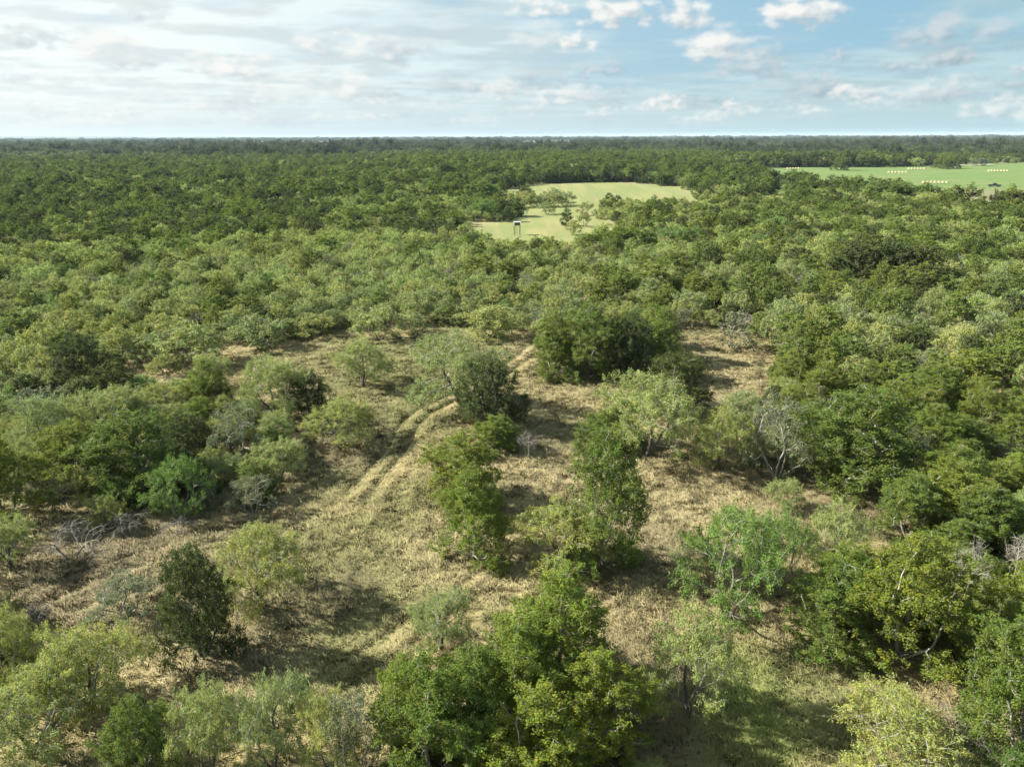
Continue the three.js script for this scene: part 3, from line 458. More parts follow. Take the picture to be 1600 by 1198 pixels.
// kind, x, z, height, width, label
const TREES = [
  ["O",-44.32,-69.63,5.95,6.93,"very dark round dense tree beside the straw patch"],
  ["M",-57.81,-78.98,3.42,4.48,"small feathery tree just behind the very dark round tree"],
  ["M",-53.08,-77.72,5.19,5.15,"tall thin feathery tree with pale bare stem touching the very dark round tree"],
  ["M",-36.67,-78.74,4.62,6.84,"bright yellow-green flat-topped tree at the back of the straw patch"],
  ["M",-41.93,-79.79,3.39,5.42,"pale spreading feathery tree behind the straw patch, next to the flat-topped bright one"],
  ["M",-38.81,-75.47,2.33,3.44,"low round feathery bush on the straw patch"],
  ["M",-31.25,-70.28,3.71,4.44,"thin half-bare grey-green tree standing alone on the straw patch"],
  ["M",-31.03,-84.13,4.31,5.84,"feathery tree with several dark stems at the back rim of the clearing"],
  ["M",-26.33,-91.19,3.06,5.27,"small flat-topped feathery tree at the back rim of the clearing"],
  ["M",-21.93,-61.49,6.11,6.45,"wide feathery tree over a dark bush at the edge of the tracks clearing"],
  ["O",-19.51,-62.92,4.18,4.87,"dark bush pressed under the wide feathery tree beside the clearing"],
  ["M",-14.6,-55.5,3.96,5.46,"small crooked-stemmed feathery tree standing alone beside the tyre tracks"],
  ["M",-18.11,-49.53,3.71,5.25,"round yellow-green tree with grey branches on the slope of shade"],
  ["E",-27.66,-46.81,6.49,7.08,"broad olive tree in the middle of the shaded thicket"],
  ["E",-32.21,-47.34,5.36,5.72,"brownish olive tree at the far side of the shaded thicket"],
  ["M",-35.1,-56.75,4.99,6.68,"light feathery tree rising behind the broad olive tree"],
  ["M",-38.52,-54.15,5.14,5.88,"pale feathery tree between the olive thicket and the very dark round tree"],
  ["M",-33.13,-62.72,3.58,5.47,"bright green feathery tree in front of the straw patch"],
  ["O",-26.19,-52.81,4.23,4.97,"dull dark green tree between the olive tree and the grey bush"],
  ["G",-22.14,-52.18,5.55,4.35,"tall grey-brown bush at the edge of the shaded thicket"],
  ["H",-23.11,-43.97,4.62,4.71,"vivid emerald green bushy tree at the front of the shaded thicket"],
  ["H",-27.62,-44.45,2.55,2.71,"small emerald green bush beside the bare dead tree"],
  ["G",-18.23,-44.11,3.1,3.59,"rounded grey-green bush at the front corner of the shaded thicket"],
  ["D",-27.18,-38.07,3.23,5.97,"bare grey dead tree spreading over the shaded grass"],
  ["D",-25.22,-41.04,2.4,3.81,"tangle of bare grey twigs under the shaded thicket"],
  ["D",-22.19,-41.18,1.84,3.4,"low bare grey brush below the emerald tree"],
  ["E",-34.17,-42.74,6.64,5.47,"yellow-green leafy tree beside the bare dead tree"],
  ["M",-30.34,-37.06,3.55,3.31,"small bright feathery tree by the shaded grass near the dead tree"],
  ["D",-17.23,-40.6,1.91,1.26,"thin bare dead stick standing beside the bright half-dead tree"],
  ["M",-14.24,-33.85,4.8,4.63,"bright feathery tree with dead grey lower branches beside the tall narrow dark bush"],
  ["O",-15.69,-29.43,6.06,3.37,"tall narrow dark green bush standing alone in the grass"],
  ["G",-21.28,-32.76,2.56,3.46,"small silvery grey-green bush beside the tall narrow dark bush"],
  ["M",-19.06,-25.67,4.74,4.97,"large bright yellow-green feathery tree with dark limbs above the grass"],
  ["M",-20.42,-23.21,3.83,5.16,"yellow-green feathery tree growing against the large bright feathery tree"],
  ["E",-15.04,-22.08,4.46,2.88,"dark green leafy tree beside the large bright yellow-green tree"],
  ["M",-23.03,-26.14,5.6,3.26,"grey-green feathery tree with dark bare stems beside the large bright one"],
  ["M",-12.49,-22.38,4.94,3.17,"thin pale feathery tree over the straw path"],
  ["M",-9.89,-22.53,5.23,3.45,"pale feathery tree with grey twigs over the straw path"],
  ["M",-7.38,-22.05,4.53,2.62,"sparse feathery tree with dark stem beside the silvery leafy tree"],
  ["M",-17.33,-88.89,4.27,5.98,"feathery tree with dark forked stems at the head of the grass"],
  ["M",-13.38,-92.32,2.81,3.78,"small feathery bush at the head of the grass beside the forked tree"],
  ["M",-2.73,-89.32,4.1,6.34,"round feathery bush in front of the brush beside the sandy bend"],
  ["M",-15.81,-70.73,4.97,5.54,"pale airy tree with many grey stems alone on the upper grass"],
  ["M",-4.84,-64.12,6.94,8.67,"leaning feathery tree with a dark limb over the tyre tracks"],
  ["O",-1.86,-59.02,5.69,5.76,"dense dark green tree joined to the leaning tree over the tracks"],
  ["E",-1.36,-54.1,2.82,3.74,"low leafy green bush at the foot of the dense dark tree by the tracks"],
  ["D",1.28,-52.35,2.85,3.22,"heap of grey dead branches beside the dense dark tree"],
  ["E",-3.33,-45.19,5.16,4.59,"leafy olive tree with bare grey branches below the tracks"],
  ["E",-2.53,-38.49,5.85,4.34,"dark green leafy tree with a dead grey base below the tracks"],
  ["E",5.6,-37.05,8.44,4.36,"tall leafy bright green tree with one branch reaching out over the sandy grass"],
  ["M",2.99,-37.0,4.0,4.98,"pale feathery tree with dark forked stems beside the tall bright green tree"],
  ["M",10.96,-52.75,6.3,7.84,"broad yellow-green feathery tree in the middle of the grass"],
  ["E",8.12,-55.05,3.21,4.61,"leafy light green tree between the tall bright tree and the broad feathery one"],
  ["O",15.26,-63.08,5.04,5.99,"round blue-green bush beside the sandy strip"],
  ["E",4.62,-74.76,6.48,5.11,"dense green tree at the sandy bend, end of the dark clump"],
  ["E",8.76,-73.61,7.78,6.16,"tall dense tree in the middle of the dark clump by the sandy bend"],
  ["O",12.88,-73.14,6.47,5.99,"dark olive tree in the dark clump by the sandy bend"],
  ["E",17.61,-79.35,5.83,4.79,"yellowish green tree at the sandy strip end of the dark clump"],
  ["G",27.54,-84.52,4.4,3.97,"grey twiggy bush at the far corner of the sandy strip"],
  ["M",16.49,-50.48,5.05,4.63,"light feathery tree with short dark stem at the rim of the big thicket"],
  ["G",20.29,-49.24,6.28,5.32,"large grey-blue-green bush at the front of the big thicket"],
  ["E",25.66,-47.72,7.23,7.2,"yellow-olive leafy tree at the front of the big thicket above its shadow"],
  ["D",30.67,-49.49,5.5,3.07,"bare grey tangle hanging among the olive trees of the big thicket"],
  ["M",18.97,-44.21,2.27,2.34,"sparse little sapling on the straw grass in front of the big thicket"],
  ["H",11.72,-32.58,6.08,5.62,"bright emerald green bush with grey dead branches underneath"],
  ["H",15.45,-35.18,4.55,2.99,"bright green bush beside the larger emerald one"],
  ["M",19.45,-37.1,3.89,3.51,"pale green thin bush behind the emerald bushes"],
  ["E",16.51,-30.22,4.51,4.31,"dark leafy tree at the corner of the big thicket beside the emerald bush"],
  ["E",19.1,-28.8,6.58,4.79,"broad leafy tree of the big thicket beside the white dead branches"],
  ["D",24.72,-33.06,5.8,2.67,"white bare dead tree standing in the big thicket"],
  ["D",28.63,-34.49,4.64,2.76,"white dead branches beside the taller white dead tree"],
  ["M",15.6,-21.96,3.63,4.96,"pale feathery tree with white twigs at the grassy corner of the big thicket"],
  ["M",7.98,-25.62,5.2,3.94,"light feathery bush with bare grey lower twigs alone on the grass"],
  ["E",20.74,-23.04,6.86,4.05,"tall yellow-olive tree at the grassy corner of the big thicket"],
  ["E",24.84,-28.32,5.86,4.1,"yellow-olive leafy tree beside the white dead branches"],
  ["E",2.22,-26.94,7.08,5.61,"big bright green leafy tree, tallest of the clump on the grass"],
  ["E",-3.17,-21.74,6.65,4.53,"deep green leafy tree of the clump on the grass"],
  ["E",0.97,-21.57,5.3,4.89,"lighter yellowish green leafy tree of the clump on the grass"],
  ["G",-6.25,-21.6,5.24,2.84,"silvery green bush beside the deep green leafy clump"],
  ["M",-3.66,-29.84,3.05,3.12,"light feathery bush half hidden behind the big bright green tree"],
  ["E",28.58,-41.49,4.82,5.12,"olive tree with pale stems inside the big thicket"],
  ["M",5.35,-21.55,1.33,1.8,"small yellow-green bush at the foot of the leafy clump"],
  ["M",12.06,-244.81,3.97,5.61,"little thin tree alone on the far meadow"],
  ["M",16.38,-192.2,3.67,3.76,"thin sapling beside the far meadow"],
  ["O",0.61,-239.12,5.31,5.9,"narrow dark tree alone at the corner of the far meadow"],
  ["O",5.36,-291.59,5.91,7.66,"dark pointed tree rising from the clump on the far meadow"],
  ["G",39.79,-423.94,3.52,8.1,"small round grey bush against the dark wood behind the far meadow"],
  ["E",246.44,-553.56,9.58,12.44,"lone round tree standing in the green hay field"],
  ["H",69.28,-189.51,4.58,7.76,"bright green umbrella-shaped tree in the far brush"],
  ["H",65.88,-163.09,2.84,5.26,"vivid green bush in the far brush"],
  ["H",-29.01,-162.4,2.69,6.41,"vivid green rounded bush in the far brush"],
  ["H",38.05,-98.96,2.74,3.3,"small vivid green bush near the dark clump"],
  ["D",55.36,-93.39,3.46,4.34,"pale bare bush in the far brush"],
  ["H",-28.09,-55.35,2.04,3.81,"bright green feathery bush inside the shaded thicket"],
  ["O",59.9,-124.0,6.64,6.84,"dark olive tree in the large dome rising above the far brush","large dark dome of trees"],
  ["O",62.7,-122.3,6.86,7.08,"dark olive tree in the large dome rising above the far brush","large dark dome of trees"],
  ["O",66.1,-121.1,6.97,7.18,"dark olive tree in the large dome rising above the far brush","large dark dome of trees"],
  ["O",68.4,-118.4,7.25,7.48,"dark olive tree in the large dome rising above the far brush","large dark dome of trees"],
  ["O",68.1,-129.2,6.86,7.07,"dark olive tree in the large dome rising above the far brush","large dark dome of trees"],
  ["O",65.6,-131.8,7.21,7.44,"dark olive tree in the large dome rising above the far brush","large dark dome of trees"],
  ["O",70.9,-126.8,5.5,5.67,"dark olive tree in the large dome rising above the far brush","large dark dome of trees"],
  ["H",35.2,-170.8,3.96,5.15,"vivid green tree in the long row within the far brush","long row of vivid green trees"],
  ["H",38.1,-169.7,4.53,5.89,"vivid green tree in the long row within the far brush","long row of vivid green trees"],
  ["H",41.6,-170.6,4.18,5.43,"vivid green tree in the long row within the far brush","long row of vivid green trees"],
  ["E",335.0,-579.7,9.63,10.64,"dark tree of the wide group standing in the hay field","wide dark group in the hay field"],
  ["E",334.4,-568.4,7.6,8.4,"dark tree of the wide group standing in the hay field","wide dark group in the hay field"],
  ["E",346.0,-578.9,8.52,9.41,"dark tree of the wide group standing in the hay field","wide dark group in the hay field"],
  ["E",363.3,-614.4,7.95,8.78,"dark tree of the wide group standing in the hay field","wide dark group in the hay field"],
  ["G",392.2,-625.3,6.08,9.12,"pale green round tree at the far edge of the hay field","pale trees at the edge of the hay field"],
  ["G",397.3,-624.8,6.13,9.2,"pale green round tree at the far edge of the hay field","pale trees at the edge of the hay field"],
  ["G",15.7,-419.3,4.78,6.4,"pale round bush against the dark wood behind the far meadow","pale bushes behind the far meadow"],
  ["G",19.3,-419.1,5.12,6.86,"pale round bush against the dark wood behind the far meadow","pale bushes behind the far meadow"],
  ["G",23.0,-418.9,5.23,7.0,"pale round bush against the dark wood behind the far meadow","pale bushes behind the far meadow"],
  ["M",4.5,-272.6,5.17,6.97,"grey-green feathery tree in the low clump on the far meadow","low clump of trees on the far meadow"],
  ["M",7.8,-270.0,4.97,6.69,"grey-green feathery tree in the low clump on the far meadow","low clump of trees on the far meadow"],
  ["M",11.1,-269.8,4.13,5.57,"grey-green feathery tree in the low clump on the far meadow","low clump of trees on the far meadow"],
  ["M",14.6,-272.2,5.01,6.75,"grey-green feathery tree in the low clump on the far meadow","low clump of trees on the far meadow"],
  ["M",17.6,-274.7,4.1,5.53,"grey-green feathery tree in the low clump on the far meadow","low clump of trees on the far meadow"],
  ["M",21.2,-277.2,4.76,6.42,"grey-green feathery tree in the low clump on the far meadow","low clump of trees on the far meadow"],
  ["M",6.8,-288.7,4.08,5.51,"grey-green feathery tree in the low clump on the far meadow","low clump of trees on the far meadow"],
  ["M",13.0,-291.3,3.91,5.27,"grey-green feathery tree in the low clump on the far meadow","low clump of trees on the far meadow"],
  ["M",17.1,-291.1,5.11,6.89,"grey-green feathery tree in the low clump on the far meadow","low clump of trees on the far meadow"],
  ["H",-11.6,-230.0,4.75,5.48,"bright green tree in the mound beside the far meadow","bright green mound of trees beside the far meadow"],
  ["H",-9.5,-228.1,4.76,5.49,"bright green tree in the mound beside the far meadow","bright green mound of trees beside the far meadow"],
  ["H",-7.5,-229.9,5.95,6.87,"bright green tree in the mound beside the far meadow","bright green mound of trees beside the far meadow"],
  ["H",-10.8,-239.5,5.78,6.67,"bright green tree in the mound beside the far meadow","bright green mound of trees beside the far meadow"],
  ["O",-5.0,-233.5,4.31,5.15,"dark tree beside the bright green mound at the far meadow","dark trees beside the bright green mound"],
  ["O",-3.6,-239.3,5.24,6.26,"dark tree beside the bright green mound at the far meadow","dark trees beside the bright green mound"],
  ["O",-13.7,-235.7,4.65,5.56,"dark tree beside the bright green mound at the far meadow","dark trees beside the bright green mound"],
  ["E",0.2,-24.6,6.4,5.0,"leafy green tree in the heart of the clump on the grass"],
  ["E",-1.8,-23.4,5.6,4.4,"leafy green tree between the deep green and the tallest tree of the clump"],
  ["E",3.4,-23.6,5.4,4.2,"leafy green tree at the shaded side of the clump on the grass"],
  ["E",-4.6,-24.2,4.4,3.4,"small leafy green tree at the sunny edge of the clump on the grass"]
];
const rp = mulberry(4242), spots = [];
TREES.forEach(([k, x, z, h, w, label, group], i) => {
  const d = Math.hypot(x, z), small = (x < -16 && z > -70) || (x < 4 && z > -28), o = plant(k, x, z, h * (k === 'D' ? 0.8 : small ? 0.94 : 1.05), w * (k === 'D' ? 0.78 : small ? 1.02 : 1.17), label, i * 5 + 1, rp() * 6.28, i, d < 85 ? 0 : 1);
  if (group) o.userData.group = group;
  spots.push([x, z, w * 0.42]);
});

// ---------------------------------------------------------------- the brush: every tree one can tell apart, then the woodland mass
const HALF = 0.625 + 0.02;   // half angle of view, in radians
const cell = new Map(), key = (x, z) => Math.floor(x / 8) + ',' + Math.floor(z / 8);
const keep = (x, z, r) => { const k = key(x, z); if (!cell.has(k)) cell.set(k, []); cell.get(k).push([x, z, r]); };
for (const s of spots) keep(...s);
const free = (x, z, r, f) => { const i = Math.floor(x / 8), j = Math.floor(z / 8); for (let a = -1; a <= 1; a++) for (let b = -1; b <= 1; b++) for (const [p, q, s] of cell.get((i + a) + ',' + (j + b)) ?? []) if (Math.hypot(x - p, z - q) < (r + s) * f) return false; return true; };
function open(x, z, r) {   // far openings have ragged edges
  if (z > -125) return CLEAR.some((p) => inside(p, x, z) || (r && edgeDist(p, x, z) < r));
  const a = z < -240 ? 16 : 7, X = x + a * fbm2(x / 24 + 300, z / 24, 3), Z = z + a * 1.6 * fbm2(x / 24, z / 24 + 300, 3);
  return [...MEADOW, ...HAY, ...FAR_FIELDS].some((p) => inside(p, X, Z)) || HAY.some((p) => inside(p, x, z) && edgeDist(p, x, z) > 5);
}
function kindAt(x, z, q) {
  const d = Math.hypot(x, z), side = x / -z, m = fbm2(x / 38 + 5, z / 38, 3), m2 = fbm2(x / 14, z / 14 + 70, 2);
  let w;   // M E O H G D
  if (x > 12 && z > -75) w = [0.26, 0.58, 0.03, 0.02, 0.05, 0.04];
  else if (d < 190) w = side > 0.12 ? [0.54, 0.30, 0.05, 0.03, 0.05, 0.02] : [0.74, 0.12, 0.04, 0.02, 0.05, 0.02];
  else if (d < 340 && side > -0.25) w = [0.46, 0.32, 0.12, 0.03, 0.06, 0.01];
  else if (d < 900) w = [0.15, 0.40, 0.41, 0, 0.04, 0];
  else w = [0.2, 0.40, 0.38, 0, 0.02, 0];
  w = w.slice(); w[1] *= 1 + clamp(m * 2.2, -0.85, 1.8); w[2] *= 1 + clamp(m2 * 2.5 + m, -0.8, 2.4); w[0] *= 1 - clamp(m * 1.3, -0.6, 0.7);
  let t = q * w.reduce((a, b) => a + b); for (let i = 0; i < 6; i++) if ((t -= w[i]) < 0) return 'MEOHGD'[i];
  return 'M';
}
const candidates = [];
for (let i = 0; i < 120000; i++) {
  const a = (rp() * 2 - 1) * (HALF + 0.16), d = Math.sqrt(lerp(20 * 20, 300 * 300, rp())), x = Math.sin(a) * d, z = -Math.cos(a) * d;
  const k = kindAt(x, z, rp()), [h0, h1, ar] = SIZE[k], h = lerp(h0, h1, rp()) * (d < 75 ? 0.88 : 1), w = h * ar * lerp(0.85, 1.2, rp()), v = Math.floor(rp() * 99), yaw = rp() * 6.28, t = Math.floor(rp() * 9);
  if ((z > -37 && x > -23.5 && x < 12) || (x > 12 && x < 25 && z < -35.5 && z > -49)) continue;   // open grass with the trees listed above
  const stray = z < -150 && z > -215 && x < 40 && Math.hypot(x - 1.5, z + 180) > 26 && rp() < 0.004;   // lone bushes on the near part of the meadow
  if ((!stray && open(x, z, d < 120 ? w * 0.38 : w * 0.2)) || !free(x, z, w * 0.5, 0.62)) continue;
  if (fbm2(x / 17 + 200, z / 17, 2) < -0.2 && rp() < 0.82 && d < 240) continue;   // small openings
  keep(x, z, w * 0.5);
  candidates.push({ k, x, z, h, w, v, yaw, t, d, seen: Math.abs(Math.atan2(x, -z)) < HALF + 0.02 && d > 21 });
}
candidates.sort((a, b) => a.d - b.d);
const mass = [];   // the rest: [pool key, geometry index, matrix, tint]
const mtx = (proto, x, z, h, w, yaw) => new THREE.Matrix4().compose(new THREE.Vector3(x, heightAt(x, z), z), new THREE.Quaternion().setFromAxisAngle(new THREE.Vector3(0, 1, 0), yaw), new THREE.Vector3(w / proto.w, h / proto.h, w / proto.w));
const LIMIT = 300;
for (const c of candidates) {
  if (c.seen && individuals[c.k] < LIMIT) plant(c.k, c.x, c.z, c.h, c.w, null, c.v, c.yaw, c.t, c.d < 75 ? 0 : 1);
  else { const lod = c.d < 60 ? 0 : c.k === "D" || c.d < 150 ? 1 : 2; mass.push([c.k, lod, c.v % POOL[c.k][lod].length, c]); }
}
console.log('individual trees', JSON.stringify(individuals), 'near mass', mass.length);
for (let d = 300; d < 950;) {
  const st = 3.9 + (d - 300) * 0.0035;
  for (let a = -HALF - 0.08; a < HALF + 0.08; a += st / d) {
    const dd = d + (rp() - 0.5) * st, aa = a + (rp() - 0.5) * st / d, x = Math.sin(aa) * dd, z = -Math.cos(aa) * dd;
    let k = kindAt(x, z, rp()); if (k === 'D') k = 'M';
    const [h0, h1, ar] = SIZE[k], belt = smooth(560, 600, dd) * smooth(760, 700, dd) * smooth(0.2, 0.3, x / -z), h = lerp(h0, h1, rp()) * (1.32 + 0.8 * belt + 0.45 * smooth(415, 440, dd) * smooth(0.25, 0.15, Math.abs(x / -z - 0.06)) + 0.7 * fbm2(x / 55, z / 55, 3)), w = h * ar * lerp(0.9, 1.3, rp()), v = Math.floor(rp() * 9), yaw = rp() * 6.28, t = Math.floor(rp() * 9);
    if (open(x, z, 0) || rp() < 0.06 + 0.5 * smooth(-0.25, -0.5, fbm2(x / 45 + 77, z / 45, 3))) continue;
    mass.push([k, 2, v % POOL[k][2].length, { x, z, h, w, yaw, t }]);
  }
  d += st;
}
const wood = new THREE.Group(); wood.name = 'woodland'; tag(wood, 'unbroken dark green woodland stretching away to the horizon', 'woodland', undefined, 'stuff'); scene.add(wood);
function instanced(name, geometry, material, list, colored) {
  const m = new THREE.InstancedMesh(geometry, material, list.length); m.name = name; m.castShadow = m.receiveShadow = true; m.userData = { kind: 'stuff' };
  const c = new THREE.Color();
  list.forEach((e, i) => { m.setMatrixAt(i, e.m); if (colored) m.setColorAt(i, c.setRGB(...e.c)); });
  wood.add(m); return m;
}
{
  const by = new Map();
  for (const [k, lod, v, c] of mass) { const q = k + lod + '_' + v; if (!by.has(q)) by.set(q, [k, lod, v, []]); const p = POOL[k][lod][v], j = (lod > 1 ? (k === 'M' ? 0.6 : 0.45) : 0.7) + 0.5 * Math.abs(Math.sin(c.t * 7.7 + c.x * 3.1 + c.z * 1.7)); by.get(q)[3].push({ m: mtx(p, c.x, c.z, c.h, c.w, c.yaw), c: [j * (0.9 + 0.02 * c.t), j, j * 0.95] }); }
  for (const [k, lod, v, list] of by.values()) { const p = POOL[k][lod][v]; if (p.crown) instanced('crown', p.crown, LEAF[k][0], list, true); instanced('trunk', p.wood, BARK, list, false); }
}
// far away whole clumps of trees stand for what no one can tell apart
{
  const clumps = [0, 1, 2].map((s) => {
    const r = mulberry(800 + s), R = (a, b) => a + (b - a) * r(), o = { pos: [], nor: [], col: [], idx: [] };
    for (let i = 0; i < 11; i++) {
      const cx = R(-7, 7), cz = R(-7, 7), h = R(4, 7.5), w = R(2, 3.6), dark = R(0.75, 1.25), yl = R(0, 1);
      for (let j = 0; j < 150; j++) {
        const u = norm([R(-1, 1), R(-0.6, 1), R(-1, 1)]), q = R(0.82, 1.05), p = [cx + u[0] * w * q, h * 0.55 + u[1] * h * 0.45 * q, cz + u[2] * w * q], v = dark * R(0.8, 1.2);
        addLeaf(o, p, norm([R(-1, 1), R(-1, 1), R(-1, 1)]), norm([u[0] + R(-0.6, 0.6), u[1] + R(-0.3, 0.8), u[2] + R(-0.6, 0.6)]), R(0.75, 1.2), R(0.65, 1.0), mix3([0.055, 0.085, 0.03], [0.10, 0.125, 0.045], yl).map((m) => m * v));
      }
    }
    return geo(o.pos, o.nor, o.col, o.idx);
  });
  const lists = [[], [], []];
  const fill = (d0, d1, st0, st1, sc) => {
    for (let d = d0; d < d1;) {
      const st = lerp(st0, st1, (d - d0) / (d1 - d0));
      for (let a = -HALF - 0.06; a < HALF + 0.06; a += st / d) {
        const dd = d + (rp() - 0.5) * st, aa = a + (rp() - 0.5) * st / d, x = Math.sin(aa) * dd, z = -Math.cos(aa) * dd, v = Math.floor(rp() * 3), yaw = rp() * 6.28, k = rp();
        const belt = fbm2(x / 420 + 12, z / 300, 4), light = smooth(-0.05, 0.45, -belt);
        if (open(x, z, 0) || (light > 0.75 && rp() < 0.45)) continue;
        const big = (1.05 + 0.95 * belt) * (rp() < 0.08 ? 1.6 : 1), s = sc * lerp(0.8, 1.25, k) * (light > 0.5 ? 0.75 : 1), j = (0.4 + 0.5 * rp()) * (1 + 1.1 * light);
        lists[v].push({ m: new THREE.Matrix4().compose(new THREE.Vector3(x, 0, z), new THREE.Quaternion().setFromAxisAngle(new THREE.Vector3(0, 1, 0), yaw), new THREE.Vector3(s, sc ** 0.25 * big * lerp(0.75, 1.3, rp()), s)), c: [j * (1 + 0.25 * light), j * (1 + 0.08 * light), j] });
      }
      d += st;
    }
  };
  fill(945, 2400, 9, 12, 0.9); fill(2400, 5200, 22, 34, 1.6); fill(5200, 11500, 60, 95, 3.2);
  lists.forEach((l, i) => instanced('crown', clumps[i], LEAF.E[0], l, true));
  console.log('far clumps', lists.map((l) => l.length).join(' '), 'mass trees', mass.length);
}

// ---------------------------------------------------------------- grass
{
  const grass = new THREE.Group(); grass.name = 'grass'; tag(grass, 'dry straw and olive grass tufts covering the clearing', 'grass', undefined, 'stuff'); scene.add(grass);
  const mat = new THREE.MeshStandardMaterial({ vertexColors: true, roughness: 1, side: THREE.DoubleSide });
  const tufts = [0, 1, 2, 3].map((s) => {
    const r = mulberry(300 + s), R = (a, b) => a + (b - a) * r(), o = { pos: [], nor: [], col: [], idx: [] };
    for (let i = 0; i < 26; i++) {
      const a = R(0, 6.28), q = 0.22 * Math.sqrt(r()), out = R(0.2, 1.3), h = R(0.12, 0.34), w = R(0.008, 0.016), v = R(0.86, 1.14), bx = Math.cos(a) * q, bz = Math.sin(a) * q, f = R(-0.9, 0.9) + a;
      const dx = Math.cos(f) * out, dz = Math.sin(f) * out, sx = -Math.sin(f) * w, sz = Math.cos(f) * w, st = o.pos.length / 3, n = norm([Math.cos(f) * 0.35, 0.9, Math.sin(f) * 0.35]);
      const at = (t) => [bx + dx * h * t * t, h * (t - 0.35 * t * t * out), bz + dz * h * t * t];
      const p0 = at(0), p1 = at(0.55), p2 = at(1);
      o.pos.push(p0[0] - sx, -0.04, p0[2] - sz, p0[0] + sx, -0.04, p0[2] + sz, p1[0] - sx, p1[1], p1[2] - sz, p1[0] + sx, p1[1], p1[2] + sz, p2[0], p2[1], p2[2]);
      for (let j = 0; j < 5; j++) { o.nor.push(...n); o.col.push(v, v * R(0.96, 1.04), v * R(0.85, 1.1)); }
      o.idx.push(st, st + 1, st + 2, st + 1, st + 3, st + 2, st + 2, st + 3, st + 4);
    }
    return geo(o.pos, o.nor, o.col, o.idx);
  });
  const lists = [[], [], [], []], r = mulberry(77), e = new THREE.Euler(), q = new THREE.Quaternion();
  let n = 0;
  for (let i = 0; i < 460000 && n < 165000; i++) {
    const x = lerp(-50, 34, r()), z = lerp(-118, -19, Math.pow(r(), 0.8)), a = Math.abs(Math.atan2(x, -z));
    if (a > HALF + 0.05) continue;
    const c = inClear(x, z), patch = fbm2(x / 1.3, z / 1.3, 2);
    if (!c && r() < 0.86) continue;
    if (patch < -0.4 && r() < 0.3) continue;
    const rut = c ? rutNear(x, z) : 0; if (rut > 0.5 && r() < 0.95) continue;
    const wind = n2(x / 3.2, z / 3.2) * 3.1, tall = (0.75 + 0.5 * r()) * (0.9 + 0.3 * clamp(patch, -0.4, 0.7)) * (rut > 0 ? 0.45 : 1);
    e.set(Math.sin(wind) * 0.1 + (r() - 0.5) * 0.5, r() * 6.28, Math.cos(wind) * 0.1 + (r() - 0.5) * 0.5); q.setFromEuler(e);
    const col = grassColor(x, z), j = 0.82 + 0.36 * r();
    lists[n % 4].push({ m: new THREE.Matrix4().compose(new THREE.Vector3(x, heightAt(x, z), z), q, (r() < 0.025 ? new THREE.Vector3(1.7, tall * 1.9, 1.7) : new THREE.Vector3(1.15, tall, 1.15))), c: col.map((v) => v * j) });
    n++;
  }
  const c = new THREE.Color();
  lists.forEach((l, i) => { const m = new THREE.InstancedMesh(tufts[i], mat, l.length); m.name = 'grass_tufts'; m.castShadow = m.receiveShadow = true; m.userData = { kind: 'stuff' }; l.forEach((t, k) => { m.setMatrixAt(k, t.m); m.setColorAt(k, c.setRGB(...t.c)); }); grass.add(m); });
  console.log('tufts', n);
}

// ---------------------------------------------------------------- hay bales in rows
{
  const mat = new THREE.MeshStandardMaterial({ color: new THREE.Color(0.5, 0.43, 0.29), roughness: 1 });
  const endMat = new THREE.MeshStandardMaterial({ color: new THREE.Color(0.38, 0.31, 0.19), roughness: 1 });
  const body = new THREE.LatheGeometry([[0.0, -0.65], [0.5, -0.65], [0.6, -0.62], [0.65, -0.53], [0.66, 0], [0.65, 0.53], [0.6, 0.62], [0.5, 0.65], [0, 0.65]].map(([a, b]) => new THREE.Vector2(Math.max(a, 0.001), b)), 18); body.rotateX(Math.PI / 2);
  const end = new THREE.TorusGeometry(0.29, 0.17, 5, 16); end.scale(1, 1, 0.22); 
  const where = ['behind the lone round tree', 'at the hidden corner of the hay field', 'against the far wood', 'in the middle of the hay field', 'beside the wide dark tree', 'close behind the brush', 'beyond the black pickup truck'];
  [[213.6,-572.4,221.8,-571.7,5],[185.8,-532.9,187.6,-532.8,2],[275.6,-611.6,283.7,-610.9,5],[259.9,-509.0,271.4,-508.2,6],[301.7,-562.1,312.8,-561.2,6],[222.0,-396.5,234.1,-395.8,7],[338.0,-523.7,350.5,-522.8,7]].forEach(([x0, z0, x1, z1, n], row) => {
    for (let i = 0; i < n; i++) {
      const t = n > 1 ? i / (n - 1) : 0, o = new THREE.Group(); o.name = numbered('hay_bale');
      tag(o, 'round straw-coloured hay bale in the row ' + where[row], 'hay bale', 'hay bales in the row ' + where[row]);
      o.position.set(lerp(x0, x1, t), 0.69, lerp(z0, z1, t)); o.rotation.y = -0.6 + 0.12 * Math.sin(i * 7.3 + row);
      part('bale_body', body, mat, o); const e = part('bale_end', end, endMat, o); e.position.z = 0.64;
      scene.add(o);
    }
  });
}
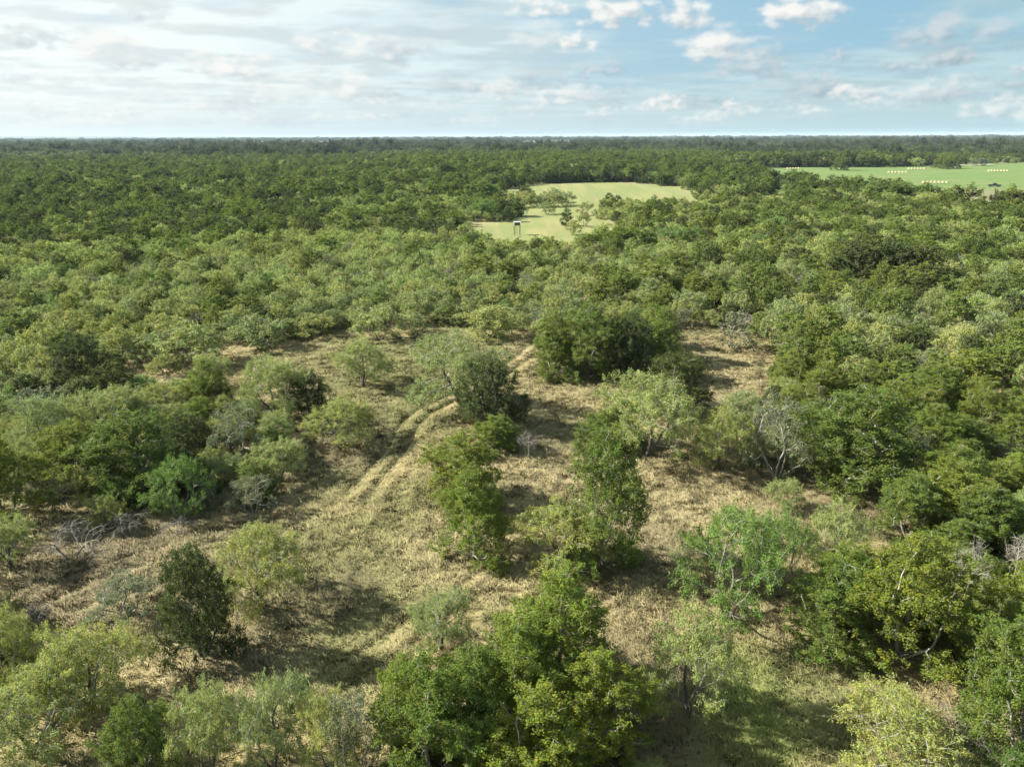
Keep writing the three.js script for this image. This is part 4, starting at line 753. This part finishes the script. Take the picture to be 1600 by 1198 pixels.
// ---------------------------------------------------------------- black pickup truck in the hay field
{
  const o = new THREE.Group(); o.name = 'pickup_truck'; tag(o, 'black pickup truck parked on the pale edge of the hay field', 'truck'); scene.add(o);
  o.position.set(243.2, 0.07, -369.9); o.rotation.y = -0.35;
  const paint = new THREE.MeshPhysicalMaterial({ color: new THREE.Color(0.012, 0.013, 0.016), roughness: 0.3, clearcoat: 1, clearcoatRoughness: 0.1 }), glass = new THREE.MeshPhysicalMaterial({ color: new THREE.Color(0.02, 0.025, 0.03), roughness: 0.08 }), rubber = new THREE.MeshStandardMaterial({ color: new THREE.Color(0.02, 0.02, 0.02), roughness: 0.9 }), steel = new THREE.MeshStandardMaterial({ color: new THREE.Color(0.5, 0.5, 0.52), metalness: 1, roughness: 0.35 });
  const ext = (pts, w, bevel = 0.05) => { const g = new THREE.ExtrudeGeometry(new THREE.Shape(pts.map(([a, b]) => new THREE.Vector2(a, b))), { depth: w - 2 * bevel, bevelEnabled: true, bevelSize: bevel, bevelThickness: bevel, bevelSegments: 2 }); g.translate(0, 0, -w / 2 + bevel); return g; };
  part('body', ext([[-2.75, 0.5], [2.7, 0.5], [2.75, 0.95], [2.5, 1.12], [1.15, 1.18], [-2.75, 1.18]], 1.95), paint, o);
  part('cab', ext([[-0.9, 1.15], [1.2, 1.15], [0.55, 1.82], [-0.7, 1.85]], 1.75), paint, o);
  for (const s of [-1, 1]) { const g = ext([[-0.72, 1.24], [0.95, 1.24], [0.48, 1.72], [-0.62, 1.75]], 0.04, 0.01); const m = part('window', g, glass, o); m.position.z = s * 0.885; }
  const ws = new THREE.BoxGeometry(0.03, 0.78, 1.5); ws.rotateZ(0.77); ws.translate(0.93, 1.5, 0); part('windscreen', ws, glass, o);
  const tyre = new THREE.TorusGeometry(0.3, 0.12, 8, 20), rim = new THREE.CylinderGeometry(0.24, 0.24, 0.16, 14).rotateX(Math.PI / 2);
  for (const [x, z] of [[1.75, 0.86], [1.75, -0.86], [-1.7, 0.86], [-1.7, -0.86]]) { const w = part('wheel', tyre, rubber, o); w.position.set(x, 0.42, z); part('rim', rim, steel, w); }
  for (const s of [-1, 1]) { const h = part('headlight', new THREE.BoxGeometry(0.06, 0.16, 0.35), steel, o); h.position.set(2.74, 0.88, s * 0.72); }
}
// ---------------------------------------------------------------- hunting blind on legs
{
  const o = new THREE.Group(); o.name = 'hunting_blind'; tag(o, 'small raised hunting blind with white roof on tall legs by the meadow', 'hunting blind'); scene.add(o);
  o.position.set(1.5, 0, -192.6); o.rotation.y = 0.12;
  const white = new THREE.MeshStandardMaterial({ color: new THREE.Color(0.5, 0.48, 0.43), roughness: 0.6 }), dark = new THREE.MeshStandardMaterial({ color: new THREE.Color(0.11, 0.1, 0.08), roughness: 0.9 }), post = new THREE.MeshStandardMaterial({ color: new THREE.Color(0.11, 0.09, 0.07), roughness: 0.9 }), hole = new THREE.MeshStandardMaterial({ color: new THREE.Color(0.01, 0.01, 0.01), roughness: 1 });
  const bx = (w, h, d, x, y, z) => new THREE.BoxGeometry(w, h, d).translate(x, y, z);
  const roof = bx(1.85, 0.09, 1.9, 0, 3.42, 0); roof.rotateX(0); part('roof', roof, white, o);
  part('cabin', bx(1.5, 0.72, 1.5, 0, 3.0, 0), dark, o);
  part('window', bx(1.1, 0.24, 0.02, 0, 3.16, 0.762), hole, o);
  part('floor_deck', bx(1.66, 0.08, 1.66, 0, 2.6, 0), post, o);
  for (const [x, z] of [[-0.75, 0.75], [0.75, 0.75], [-0.75, -0.75], [0.75, -0.75]]) part('leg', bx(0.1, 2.62, 0.1, x, 1.25, z), post, o);
  part('ladder', mergeGeometries([bx(0.05, 2.6, 0.05, -0.25, 1.3, -0.98), bx(0.05, 2.6, 0.05, 0.25, 1.3, -0.98), ...[0.4, 0.8, 1.2, 1.6, 2.0, 2.4].map((y) => bx(0.5, 0.04, 0.04, 0, y, -0.98))]), post, o);
}

renderer.setSize(1024, 766);
renderer.render(scene, camera);
